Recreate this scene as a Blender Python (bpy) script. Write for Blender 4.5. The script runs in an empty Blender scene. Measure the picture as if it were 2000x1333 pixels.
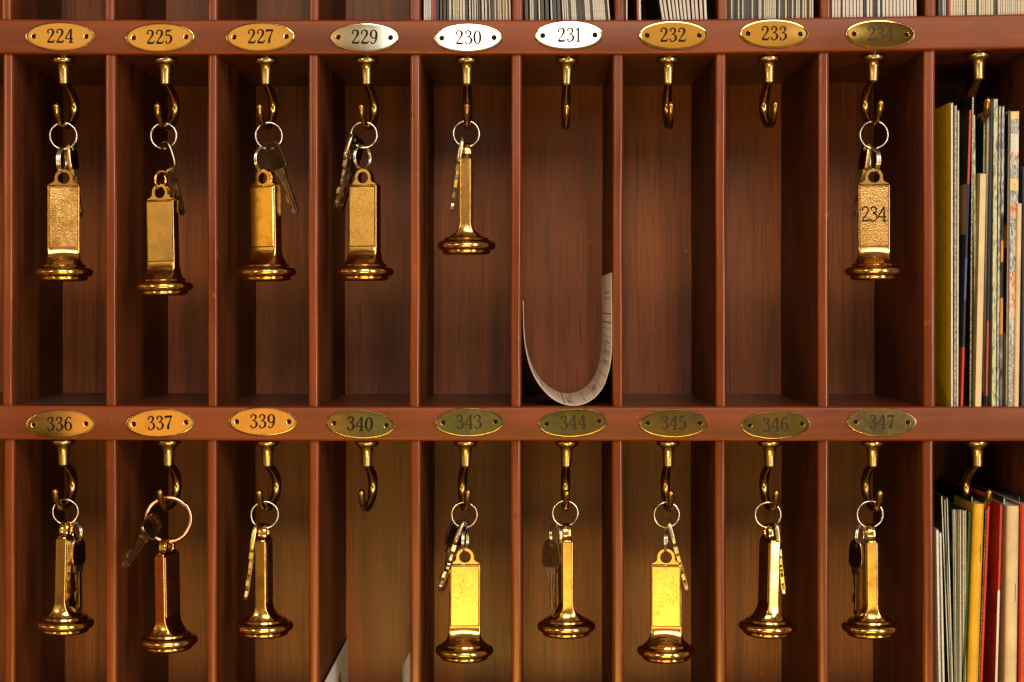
import bpy, bmesh, math, random
from mathutils import Vector, Matrix

random.seed(7)
S = bpy.context.scene
COL = S.collection
R = math.radians
U = 0.0004            # metres per unit; one unit = one photo pixel on the rail's front plane
D = 3350.0            # camera to rail front, in units
VX, VY = 1030.0, 595.0
DEEP = 500.0          # depth of the pigeonholes

# ------------------------------------------------------------------ camera, world, lamps, exposure
cd = bpy.data.cameras.new('camera')
cam = bpy.data.objects.new('camera', cd)
COL.objects.link(cam)
cam.location = (0, -D * U, 0)
cam.rotation_euler = (R(90), 0, 0)
cd.sensor_width = 36
cd.lens = 36 * D / 2000
cd.shift_x = -0.015
cd.shift_y = -0.0358
cd.clip_start = 0.05
cd.clip_end = 50
S.camera = cam

S.view_settings.view_transform = 'Standard'
S.view_settings.look = 'None'
S.view_settings.exposure = 0
S.view_settings.gamma = 1
S.render.engine = 'CYCLES'
S.cycles.use_denoising = True
S.cycles.max_bounces = 8
S.cycles.sample_clamp_indirect = 6

W = bpy.data.worlds.new('World')
S.world = W
W.use_nodes = True
wn, wl = W.node_tree.nodes, W.node_tree.links
wn.clear()
w_out = wn.new('ShaderNodeOutputWorld')
w_bg = wn.new('ShaderNodeBackground')
wl.new(w_bg.outputs[0], w_out.inputs[0])
w_tc = wn.new('ShaderNodeTexCoord')


def wmath(op, a, b=None, c=None):
    n = wn.new('ShaderNodeMath')
    n.operation = op
    for i, v in enumerate((a, b, c)):
        if v is None:
            continue
        if isinstance(v, (int, float)):
            n.inputs[i].default_value = v
        else:
            wl.new(v, n.inputs[i])
    return n.outputs[0]


def wdir(az, el):     # direction out into the room, az to the right, el up, degrees
    return Vector((math.sin(R(az)) * math.cos(R(el)), -math.cos(R(az)) * math.cos(R(el)), math.sin(R(el))))


# a warm, dim hotel lobby: uneven brown-gold walls plus patches added for the brass to reflect
w_noise = wn.new('ShaderNodeTexNoise')
w_noise.inputs['Scale'].default_value = 5.0
w_noise.inputs['Detail'].default_value = 3.0
wl.new(w_tc.outputs['Generated'], w_noise.inputs['Vector'])
w_ramp = wn.new('ShaderNodeValToRGB')
w_ramp.color_ramp.elements[0].position = 0.42
w_ramp.color_ramp.elements[0].color = (0.022, 0.012, 0.006, 1)
w_ramp.color_ramp.elements[1].position = 0.62
w_ramp.color_ramp.elements[1].color = (0.36, 0.20, 0.09, 1)
wl.new(w_noise.outputs['Fac'], w_ramp.inputs[0])
w_sum = w_ramp.outputs[0]
PATCHES = [  # az, el, half-size deg, softness deg, colour
    (-12.0, 9, 5.0, 1.2, (0.85, 0.50, 0.18)),
    (6.8, 9.5, 3.2, 0.8, (0.72, 0.42, 0.13)),
    (-10.9, -3.7, 4.2, 0.7, (1.0, 0.50, 0.15)),
    (-5.6, 9.0, 1.3, 0.6, (0.34, 0.29, 0.19)),
    (1.6, -4.0, 1.6, 0.5, (0.30, 0.28, 0.09)),
    (12.0, 9.2, 1.2, 0.4, (0.15, 0.115, 0.06)),
    (9.9, 9.2, 0.9, 0.4, (0.95, 0.80, 0.45)),
    (-16.0, -4.0, 0.9, 0.4, (0.19, 0.12, 0.05)),
    (-3.0, -4.2, 3.4, 1.2, (0.42, 0.37, 0.23)),
    (7.5, -4.2, 5.2, 1.5, (0.33, 0.22, 0.115)),
    (-30, 4, 8, 5, (0.85, 0.54, 0.22)),
    (30, 2, 10, 5, (0.7, 0.42, 0.18)),
    (-69, 3, 9, 4, (1.1, 0.66, 0.13)),
    (-48, 3, 6, 3, (0.8, 0.54, 0.20)),
    (-49, -10, 5, 2, (0.26, 0.025, 0.01)),
]
for az, el, hs, so, c in PATCHES:
    dp = wn.new('ShaderNodeVectorMath')
    dp.operation = 'DOT_PRODUCT'
    wl.new(w_tc.outputs['Generated'], dp.inputs[0])
    dp.inputs[1].default_value = wdir(az, el)
    mr = wn.new('ShaderNodeMapRange')
    mr.interpolation_type = 'SMOOTHSTEP'
    mr.inputs['From Min'].default_value = math.cos(R(hs + so))
    mr.inputs['From Max'].default_value = math.cos(R(max(hs - so, 0.1)))
    wl.new(dp.outputs['Value'], mr.inputs['Value'])
    mx = wn.new('ShaderNodeMix')
    mx.data_type = 'RGBA'
    mx.blend_type = 'MIX'
    wl.new(mr.outputs[0], mx.inputs['Factor'])
    wl.new(w_sum, mx.inputs[6])
    mx.inputs[7].default_value = (*c, 1)
    w_sum = mx.outputs[2]
wl.new(w_sum, w_bg.inputs['Color'])
w_bg.inputs['Strength'].default_value = 1.0


def area(name, loc, target, sx, sy, power, col):
    ld = bpy.data.lights.new(name, 'AREA')
    ld.shape = 'RECTANGLE'
    ld.size, ld.size_y = sx, sy
    ld.energy = power
    ld.color = col
    o = bpy.data.objects.new(name, ld)
    COL.objects.link(o)
    o.location = loc
    o.rotation_euler = (Vector(target) - Vector(loc)).to_track_quat('-Z', 'Y').to_euler()
    return o


area('lobby_window', (-0.06, -3.0, 0.68), (-0.06, 0, 0.68), 0.56, 0.36, 1.5, (0.96, 0.98, 1.0))
area('side_window', (1.9, -2.5, 0.40), (0, 0, -0.05), 0.5, 2.4, 46, (1.0, 0.88, 0.74))
area('ceiling_lamp', (0.30, -3.0, 1.65), (0, 0, -0.1), 1.5, 1.1, 68, (1.0, 0.79, 0.54))
area('left_fill', (-1.9, -2.4, 0.6), (0, 0, 0), 0.3, 0.5, 9, (1.0, 0.78, 0.52))  # warm fill added on the left, not a lamp of the room
area('desk_lamp', (0.0, -1.55, -0.53), (0, 0, -0.22), 0.95, 0.25, 1.35, (1.0, 0.80, 0.25))
area('counter_lamp', (0.0, -1.50, -0.80), (0, 0, -0.32), 0.90, 0.22, 10.5, (1.0, 0.60, 0.09))


# ------------------------------------------------------------------ helpers
def P(x, y, d=0.0):
    """world point that lies at depth d and covers photo pixel x, y"""
    k = 1 + d / D
    return Vector(((x - VX) * k * U, d * U, (VY - y) * k * U))


def Q(x, y, d=0.0):
    """world point from front-plane units (no perspective)"""
    return Vector(((x - VX) * U, d * U, (VY - y) * U))


def mesh_obj(name, bm, mats, parent=None, smooth=True, bevel=0, angle=35):
    me = bpy.data.meshes.new(name)
    bmesh.ops.recalc_face_normals(bm, faces=bm.faces)
    bm.to_mesh(me)
    bm.free()
    if not isinstance(mats, (list, tuple)):
        mats = [mats]
    for m in mats:
        me.materials.append(m)
    o = bpy.data.objects.new(name, me)
    COL.objects.link(o)
    if parent:
        o.parent = parent
    if smooth:
        for p in me.polygons:
            p.use_smooth = True
        me.set_sharp_from_angle(angle=R(angle))
    if bevel:
        b = o.modifiers.new('bevel', 'BEVEL')
        b.width = bevel * U
        b.segments = 3
        b.limit_method = 'ANGLE'
        b.angle_limit = R(40)
        b.harden_normals = False
    return o


def thing(name, loc, label, cat, group=None, rot=None):
    o = bpy.data.objects.new(name, None)
    COL.objects.link(o)
    o.empty_display_size = 0.01
    o.location = loc
    if rot is not None:
        o.rotation_euler = rot
    tag(o, label, cat, group)
    return o


def tag(o, label, cat, group=None, kind=None):
    o['label'] = label
    o['category'] = cat
    if group:
        o['group'] = group
    if kind:
        o['kind'] = kind
    return o


def box(bm, x0, x1, y0, y1, z0, z1, mi=0):
    """box in units"""
    vs = [bm.verts.new((x * U, y * U, z * U)) for x in (x0, x1) for y in (y0, y1) for z in (z0, z1)]
    fs = []
    for a in ((0, 1, 3, 2), (4, 6, 7, 5), (0, 4, 5, 1), (2, 3, 7, 6), (0, 2, 6, 4), (1, 5, 7, 3)):
        f = bm.faces.new([vs[i] for i in a])
        f.material_index = mi
        fs.append(f)
    return fs


def spline(pts, n=8):
    """catmull-rom through tuples of any length"""
    pts = [tuple(p) for p in pts]
    out = []
    for i in range(len(pts) - 1):
        p0 = pts[max(i - 1, 0)]
        p1, p2 = pts[i], pts[i + 1]
        p3 = pts[min(i + 2, len(pts) - 1)]
        for k in range(n):
            t = k / n
            out.append(tuple(0.5 * (2 * b + (c - a) * t + (2 * a - 5 * b + 4 * c - d) * t * t + (3 * b - a - 3 * c + d) * t ** 3)
                             for a, b, c, d in zip(p0, p1, p2, p3)))
    out.append(pts[-1])
    return out


def tube(bm, pts, seg=14, closed=False, caps=True, mi=0):
    """pts: (x, y, z, r) in units"""
    n = len(pts)
    V = [Vector(p[:3]) for p in pts]
    rings = []
    prev = None
    for i in range(n):
        if closed:
            t = V[(i + 1) % n] - V[i - 1]
        else:
            t = V[min(i + 1, n - 1)] - V[max(i - 1, 0)]
        t.normalize()
        if prev is None:
            a = Vector((1, 0, 0)) if abs(t.x) < 0.8 else Vector((0, 1, 0))
            u = (a - t * a.dot(t)).normalized()
        else:
            u = (prev - t * prev.dot(t)).normalized()
        prev = u
        w = t.cross(u)
        r = pts[i][3]
        rings.append([bm.verts.new((V[i] + (u * math.cos(2 * math.pi * k / seg) + w * math.sin(2 * math.pi * k / seg)) * r) * U)
                      for k in range(seg)])
    for i in range(n if closed else n - 1):
        A, B = rings[i], rings[(i + 1) % n]
        for k in range(seg):
            f = bm.faces.new((A[k], A[(k + 1) % seg], B[(k + 1) % seg], B[k]))
            f.material_index = mi
    if caps and not closed:
        bm.faces.new(rings[0][::-1]).material_index = mi
        bm.faces.new(rings[-1]).material_index = mi


def lathe(bm, prof, seg=64, mi=0, cx=0, cy=0):
    """profile of (r, z) about the local z axis"""
    rings = []
    for r, z in prof:
        if r <= 1e-6:
            rings.append([bm.verts.new((cx * U, cy * U, z * U))])
        else:
            rings.append([bm.verts.new(((cx + r * math.cos(2 * math.pi * k / seg)) * U,
                                        (cy + r * math.sin(2 * math.pi * k / seg)) * U, z * U)) for k in range(seg)])
    for A, B in zip(rings, rings[1:]):
        for k in range(seg):
            k2 = (k + 1) % seg
            if len(A) == 1 and len(B) == 1:
                continue
            if len(A) == 1:
                f = bm.faces.new((A[0], B[k2], B[k]))
            elif len(B) == 1:
                f = bm.faces.new((A[k], A[k2], B[0]))
            else:
                f = bm.faces.new((A[k], A[k2], B[k2], B[k]))
            f.material_index = mi


# ------------------------------------------------------------------ materials
MATS = {}


def new_mat(name):
    m = bpy.data.materials.new(name)
    m.use_nodes = True
    nt = m.node_tree
    b = nt.nodes['Principled BSDF']
    return m, nt.nodes, nt.links, b


def ramp(nodes, stops):
    r = nodes.new('ShaderNodeValToRGB')
    e = r.color_ramp.elements
    while len(e) < len(stops):
        e.new(0.5)
    for k, (p, c) in enumerate(stops):
        e[k].position = p
        e[k].color = (*c, 1) if len(c) == 3 else c
    return r


def noise(nodes, links, vec, scale, detail=4, rough=0.55, dist=0.0):
    n = nodes.new('ShaderNodeTexNoise')
    n.inputs['Scale'].default_value = scale
    n.inputs['Detail'].default_value = detail
    n.inputs['Roughness'].default_value = rough
    n.inputs['Distortion'].default_value = dist
    links.new(vec, n.inputs['Vector'])
    return n.outputs['Fac']


def mapping(nodes, links, scale, coord='Object', loc=(0, 0, 0)):
    tc = nodes.new('ShaderNodeTexCoord')
    mp = nodes.new('ShaderNodeMapping')
    mp.inputs['Scale'].default_value = scale
    mp.inputs['Location'].default_value = loc
    links.new(tc.outputs[coord], mp.inputs['Vector'])
    return mp.outputs[0]


def mixc(nodes, links, fac, a, b, mode='MIX'):
    m = nodes.new('ShaderNodeMix')
    m.data_type = 'RGBA'
    m.blend_type = mode
    for sock, v in ((m.inputs['Factor'], fac), (m.inputs[6], a), (m.inputs[7], b)):
        if isinstance(v, (int, float)):
            sock.default_value = v
        elif isinstance(v, tuple):
            sock.default_value = (*v, 1)
        else:
            links.new(v, sock)
    return m.outputs[2]


def wood(name, dark, mid, light, axis, rough=0.36, pore=0.5, spec=0.5, off=0.0):
    m, N, L, b = new_mat(name)

    def sc(a, l):
        return (l, a, a) if axis == 'x' else (a, a, l)
    fine = noise(N, L, mapping(N, L, sc(520, 6), loc=(off, off, off)), 1.0, 5, 0.6)
    broad = noise(N, L, mapping(N, L, sc(34, 2.2), loc=(off + 3, off, off)), 1.0, 3, 0.5, 1.2)
    blot = noise(N, L, mapping(N, L, (16, 16, 11), loc=(off, 5, off)), 1.0, 2, 0.5)
    c = ramp(N, [(0.30, dark), (0.52, mid), (0.72, light)])
    mixv = N.new('ShaderNodeMath')
    mixv.operation = 'MULTIPLY_ADD'
    L.new(broad, mixv.inputs[0])
    mixv.inputs[1].default_value = 0.75
    s2 = N.new('ShaderNodeMath')
    s2.operation = 'MULTIPLY'
    L.new(fine, s2.inputs[0])
    s2.inputs[1].default_value = 0.28
    L.new(s2.outputs[0], mixv.inputs[2])
    L.new(mixv.outputs[0], c.inputs[0])
    # short dark pores along the grain
    pr = noise(N, L, mapping(N, L, sc(1800, 14), loc=(off, off, off)), 1.0, 3, 0.6)
    pm = ramp(N, [(0.36, (1 - pore,) * 3), (0.47, (1, 1, 1))])
    L.new(pr, pm.inputs[0])
    col = mixc(N, L, 1.0, c.outputs[0], pm.outputs[0], 'MULTIPLY')
    bm_ = ramp(N, [(0.3, (0.80,) * 3), (0.7, (1.12,) * 3)])
    L.new(blot, bm_.inputs[0])
    col = mixc(N, L, 1.0, col, bm_.outputs[0], 'MULTIPLY')
    st = noise(N, L, mapping(N, L, sc(95, 1.3), loc=(off + 9, off, off)), 1.0, 2, 0.5, 0.8)
    sm_ = ramp(N, [(0.30, (0.62,) * 3), (0.40, (1, 1, 1)), (0.62, (1, 1, 1)), (0.75, (1.14,) * 3)])
    L.new(st, sm_.inputs[0])
    col = mixc(N, L, min(1.0, pore * 1.3), col, mixc(N, L, 1.0, col, sm_.outputs[0], 'MULTIPLY'))
    # sparse nicks and rubbed spots in the varnish
    nk = noise(N, L, mapping(N, L, (150, 150, 95), loc=(off, 1, off)), 1.0, 4, 0.65)
    nm = ramp(N, [(0.66, (0, 0, 0)), (0.73, (0.55,) * 3)])
    L.new(nk, nm.inputs[0])
    col = mixc(N, L, nm.outputs[0], col, tuple(v * 1.7 for v in light))
    nd = ramp(N, [(0.27, (0.7,) * 3), (0.33, (0, 0, 0))])
    L.new(nk, nd.inputs[0])
    col = mixc(N, L, nd.outputs[0], col, tuple(v * 0.4 for v in dark))
    L.new(col, b.inputs['Base Color'])
    rr = ramp(N, [(0.3, (rough * 0.85,) * 3), (0.7, (rough * 1.25,) * 3)])
    L.new(blot, rr.inputs[0])
    L.new(rr.outputs[0], b.inputs['Roughness'])
    b.inputs['Specular IOR Level'].default_value = spec
    bp = N.new('ShaderNodeBump')
    bp.inputs['Strength'].default_value = 0.12
    bp.inputs['Distance'].default_value = 0.0004
    hm = N.new('ShaderNodeMath')
    hm.operation = 'ADD'
    L.new(fine, hm.inputs[0])
    L.new(pr, hm.inputs[1])
    L.new(hm.outputs[0], bp.inputs['Height'])
    L.new(bp.outputs[0], b.inputs['Normal'])
    return m


M_RAIL = wood('cherry_rail', (0.108, 0.021, 0.0040), (0.162, 0.033, 0.0065), (0.218, 0.049, 0.0105), 'x', 0.40, 0.22, 0.38)
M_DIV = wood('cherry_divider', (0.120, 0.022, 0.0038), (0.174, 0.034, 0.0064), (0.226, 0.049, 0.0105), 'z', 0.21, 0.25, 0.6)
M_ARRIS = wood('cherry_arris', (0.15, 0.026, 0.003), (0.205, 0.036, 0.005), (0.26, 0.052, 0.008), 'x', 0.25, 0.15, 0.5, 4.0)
M_SIDE = wood('divider_side', (0.075, 0.019, 0.006), (0.112, 0.029, 0.008), (0.155, 0.043, 0.013), 'z', 0.5, 0.5, 0.3, 2.0)  # darker wood tone for the divider sides
M_BACK = wood('walnut_back', (0.14, 0.034, 0.009), (0.26, 0.068, 0.017), (0.38, 0.108, 0.029), 'z', 0.38, 0.72, 0.48, 7.0)
M_SHELF = wood('cherry_shelf', (0.085, 0.020, 0.006), (0.12, 0.028, 0.009), (0.15, 0.038, 0.012), 'x', 0.38, 0.2)


def brass(name, col=(0.80, 0.52, 0.17), rough=0.16, tarnish=(0.42, 0.25, 0.08), amount=0.5, bump=0.05, scale=60,
          pebble=0.0, scratch=0.35, stain=None, speck=0.0):
    m, N, L, b = new_mat(name)
    v = mapping(N, L, (1, 1, 1))
    oi = N.new('ShaderNodeObjectInfo')
    ad = N.new('ShaderNodeVectorMath')
    ad.operation = 'ADD'
    L.new(v, ad.inputs[0])
    cmb = N.new('ShaderNodeCombineXYZ')
    ms = N.new('ShaderNodeMath')
    ms.operation = 'MULTIPLY'
    L.new(oi.outputs['Random'], ms.inputs[0])
    ms.inputs[1].default_value = 13.0
    for k in range(3):
        L.new(ms.outputs[0], cmb.inputs[k])
    L.new(cmb.outputs[0], ad.inputs[1])
    v = ad.outputs[0]
    n1 = noise(N, L, v, scale, 5, 0.65, 0.4)
    n2 = noise(N, L, v, scale * 9, 3, 0.6)
    r1 = ramp(N, [(0.62 - 0.3 * amount, (0, 0, 0)), (0.78, (1, 1, 1))])
    L.new(n1, r1.inputs[0])
    base = mixc(N, L, r1.outputs[0], col, tarnish)
    if stain:
        n3 = noise(N, L, v, scale * 0.55, 3, 0.5, 0.8)
        r3 = ramp(N, [(0.36, (0, 0, 0)), (0.72, (1, 1, 1))])
        L.new(n3, r3.inputs[0])
        base = mixc(N, L, r3.outputs[0], base, stain)
    if speck:
        n5 = noise(N, L, v, 1300, 3, 0.6)
        s5 = N.new('ShaderNodeMath')
        s5.operation = 'MULTIPLY_ADD'
        L.new(n1, s5.inputs[0])
        s5.inputs[1].default_value = 0.25
        L.new(n5, s5.inputs[2])
        r5 = ramp(N, [(0.665, (0, 0, 0)), (0.80, (speck,) * 3)])
        L.new(s5.outputs[0], r5.inputs[0])
        base = mixc(N, L, r5.outputs[0], base, (0.10, 0.055, 0.02))
    L.new(base, b.inputs['Base Color'])
    b.inputs['Metallic'].default_value = 1.0
    rr = ramp(N, [(0.3, (rough * 0.75,) * 3), (0.75, (rough * 1.9,) * 3)])
    L.new(n1, rr.inputs[0])
    # fine hairline scratches
    sc_v = mapping(N, L, (900, 900, 60))
    n4 = noise(N, L, sc_v, 1.0, 2, 0.5, 0.6)
    sm = N.new('ShaderNodeMath')
    sm.operation = 'MULTIPLY_ADD'
    L.new(n4, sm.inputs[0])
    sm.inputs[1].default_value = scratch * 0.2
    L.new(rr.outputs[0], sm.inputs[2])
    L.new(sm.outputs[0], b.inputs['Roughness'])
    bp = N.new('ShaderNodeBump')
    bp.inputs['Distance'].default_value = 0.0003
    if pebble:
        vo = N.new('ShaderNodeTexVoronoi')
        vo.inputs['Scale'].default_value = 980
        vo.feature = 'SMOOTH_F1'
        vo.inputs['Smoothness'].default_value = 0.8
        L.new(v, vo.inputs['Vector'])
        L.new(vo.outputs['Distance'], bp.inputs['Height'])
        bp.inputs['Strength'].default_value = pebble
    else:
        a = N.new('ShaderNodeMath')
        a.operation = 'MULTIPLY_ADD'
        L.new(n2, a.inputs[0])
        a.inputs[1].default_value = 0.35
        L.new(n1, a.inputs[2])
        L.new(a.outputs[0], bp.inputs['Height'])
        bp.inputs['Strength'].default_value = bump
    L.new(bp.outputs[0], b.inputs['Normal'])
    return m


M_FOB = brass('fob_brass', (0.82, 0.53, 0.17), 0.11, (0.46, 0.23, 0.05), 0.45, 0.06, speck=0.4)
M_DISC = brass('fob_disc_brass', (0.76, 0.48, 0.15), 0.10, (0.42, 0.21, 0.05), 0.45, 0.04)
M_PEB = brass('fob_hammered_face', (0.86, 0.56, 0.21), 0.14, (0.6, 0.35, 0.12), 0.3, pebble=0.42)
M_WORN = brass('fob_worn_face', (0.86, 0.58, 0.20), 0.16, (0.62, 0.37, 0.10), 0.4, 0.05, 90, speck=0.8)
M_GREEN = brass('fob_verdigris_face', (0.78, 0.49, 0.14), 0.22, (0.45, 0.26, 0.07), 0.4, 0.06, 60, stain=(0.42, 0.33, 0.13))
M_GROOVE = brass('fob_groove', (0.20, 0.11, 0.03), 0.35, (0.10, 0.05, 0.02), 0.6, 0.05)
M_HOOK = brass('hook_brass', (0.42, 0.27, 0.085), 0.17, (0.20, 0.12, 0.035), 0.6, 0.03, 45)
M_CAP = brass('hook_cap_brass', (0.62, 0.47, 0.20), 0.15, (0.38, 0.27, 0.10), 0.4, 0.03, 80, scratch=0.8)
M_HEAD = brass('key_head_dark_reflect', (0.15, 0.10, 0.055), 0.18, (0.08, 0.05, 0.028), 0.5, 0.06, 90, scratch=0.5)  # dark reflections put into the metal's base colour; used on staples too
M_PL = [brass('plate_polished', (0.86, 0.60, 0.22), 0.045, (0.70, 0.45, 0.14), 0.35, 0.02, 55, scratch=0.12),
        brass('plate_tarnished', (0.58, 0.41, 0.15), 0.06, (0.34, 0.21, 0.065), 0.8, 0.03, 75, scratch=0.2, stain=(0.27, 0.25, 0.085)),
        brass('plate_freckled', (0.52, 0.40, 0.20), 0.13, (0.27, 0.19, 0.09), 0.75, 0.06, 120, scratch=0.4, stain=(0.26, 0.24, 0.14))]
M_PL.append(brass('plate_window_pale', (0.93, 0.85, 0.66), 0.05, (0.84, 0.72, 0.48), 0.35, 0.015, 55, scratch=0.12))  # paler base puts part of the window's white reflection into the colour
M_EDGE = brass('plate_edge', (0.88, 0.66, 0.28), 0.12, (0.7, 0.48, 0.16), 0.2, 0.02)
M_STEEL = brass('ring_steel', (0.80, 0.77, 0.73), 0.16, (0.6, 0.55, 0.5), 0.4, 0.03)
M_COPPER = brass('ring_nickel', (0.78, 0.47, 0.38), 0.16, (0.58, 0.32, 0.25), 0.3, 0.03)
M_KEY = brass('key_nickel', (0.50, 0.42, 0.29), 0.16, (0.26, 0.20, 0.12), 0.6, 0.12, 120, scratch=0.8)
M_KEYG = brass('key_brass', (0.82, 0.64, 0.28), 0.22, (0.5, 0.36, 0.14), 0.5, 0.1, 120, scratch=0.8)


def flat(name, col, rough=0.5, spec=0.5):
    if name in MATS:
        return MATS[name]
    m, N, L, b = new_mat(name)
    v = mapping(N, L, (1, 1, 1))
    n = noise(N, L, v, 70, 4)
    r = ramp(N, [(0.3, tuple(c * 0.86 for c in col)), (0.7, tuple(min(c * 1.1, 0.92) for c in col))])
    L.new(n, r.inputs[0])
    L.new(r.outputs[0], b.inputs['Base Color'])
    b.inputs['Roughness'].default_value = rough
    b.inputs['Specular IOR Level'].default_value = spec
    MATS[name] = m
    return m


def printed(name, stops, scale=(300, 300, 60), rough=0.35, detail=3):
    """printed cover or inked page edge: hard colour patches"""
    if name in MATS:
        return MATS[name]
    m, N, L, b = new_mat(name)
    v = mapping(N, L, scale)
    n = noise(N, L, v, 1.0, detail, 0.6, 0.3)
    r = ramp(N, stops)
    L.new(n, r.inputs[0])
    L.new(r.outputs[0], b.inputs['Base Color'])
    b.inputs['Roughness'].default_value = rough
    MATS[name] = m
    return m


def page_edge(name, light, dark, rough=0.65):
    """stacked paper edges: fine lines that run up the block"""
    if name in MATS:
        return MATS[name]
    m, N, L, b = new_mat(name)
    n = noise(N, L, mapping(N, L, (2600, 2600, 3)), 1.0, 1, 0.5)
    r = ramp(N, [(0.38, dark), (0.56, light)])
    L.new(n, r.inputs[0])
    n2 = noise(N, L, mapping(N, L, (900, 900, 900)), 1.0, 2, 0.5)
    r2 = ramp(N, [(0.3, (0.72,) * 3), (0.6, (1, 1, 1))])
    L.new(n2, r2.inputs[0])
    c = mixc(N, L, 1.0, r.outputs[0], r2.outputs[0], 'MULTIPLY')
    L.new(c, b.inputs['Base Color'])
    b.inputs['Roughness'].default_value = rough
    MATS[name] = m
    return m


M_INK = flat('black_enamel', (0.010, 0.008, 0.006), 0.6, 0.1)
M_INKW = flat('worn_enamel', (0.020, 0.019, 0.012), 0.45, 0.2)
M_HOLE = flat('hole_dark', (0.016, 0.009, 0.006), 0.8, 0.05)

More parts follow.
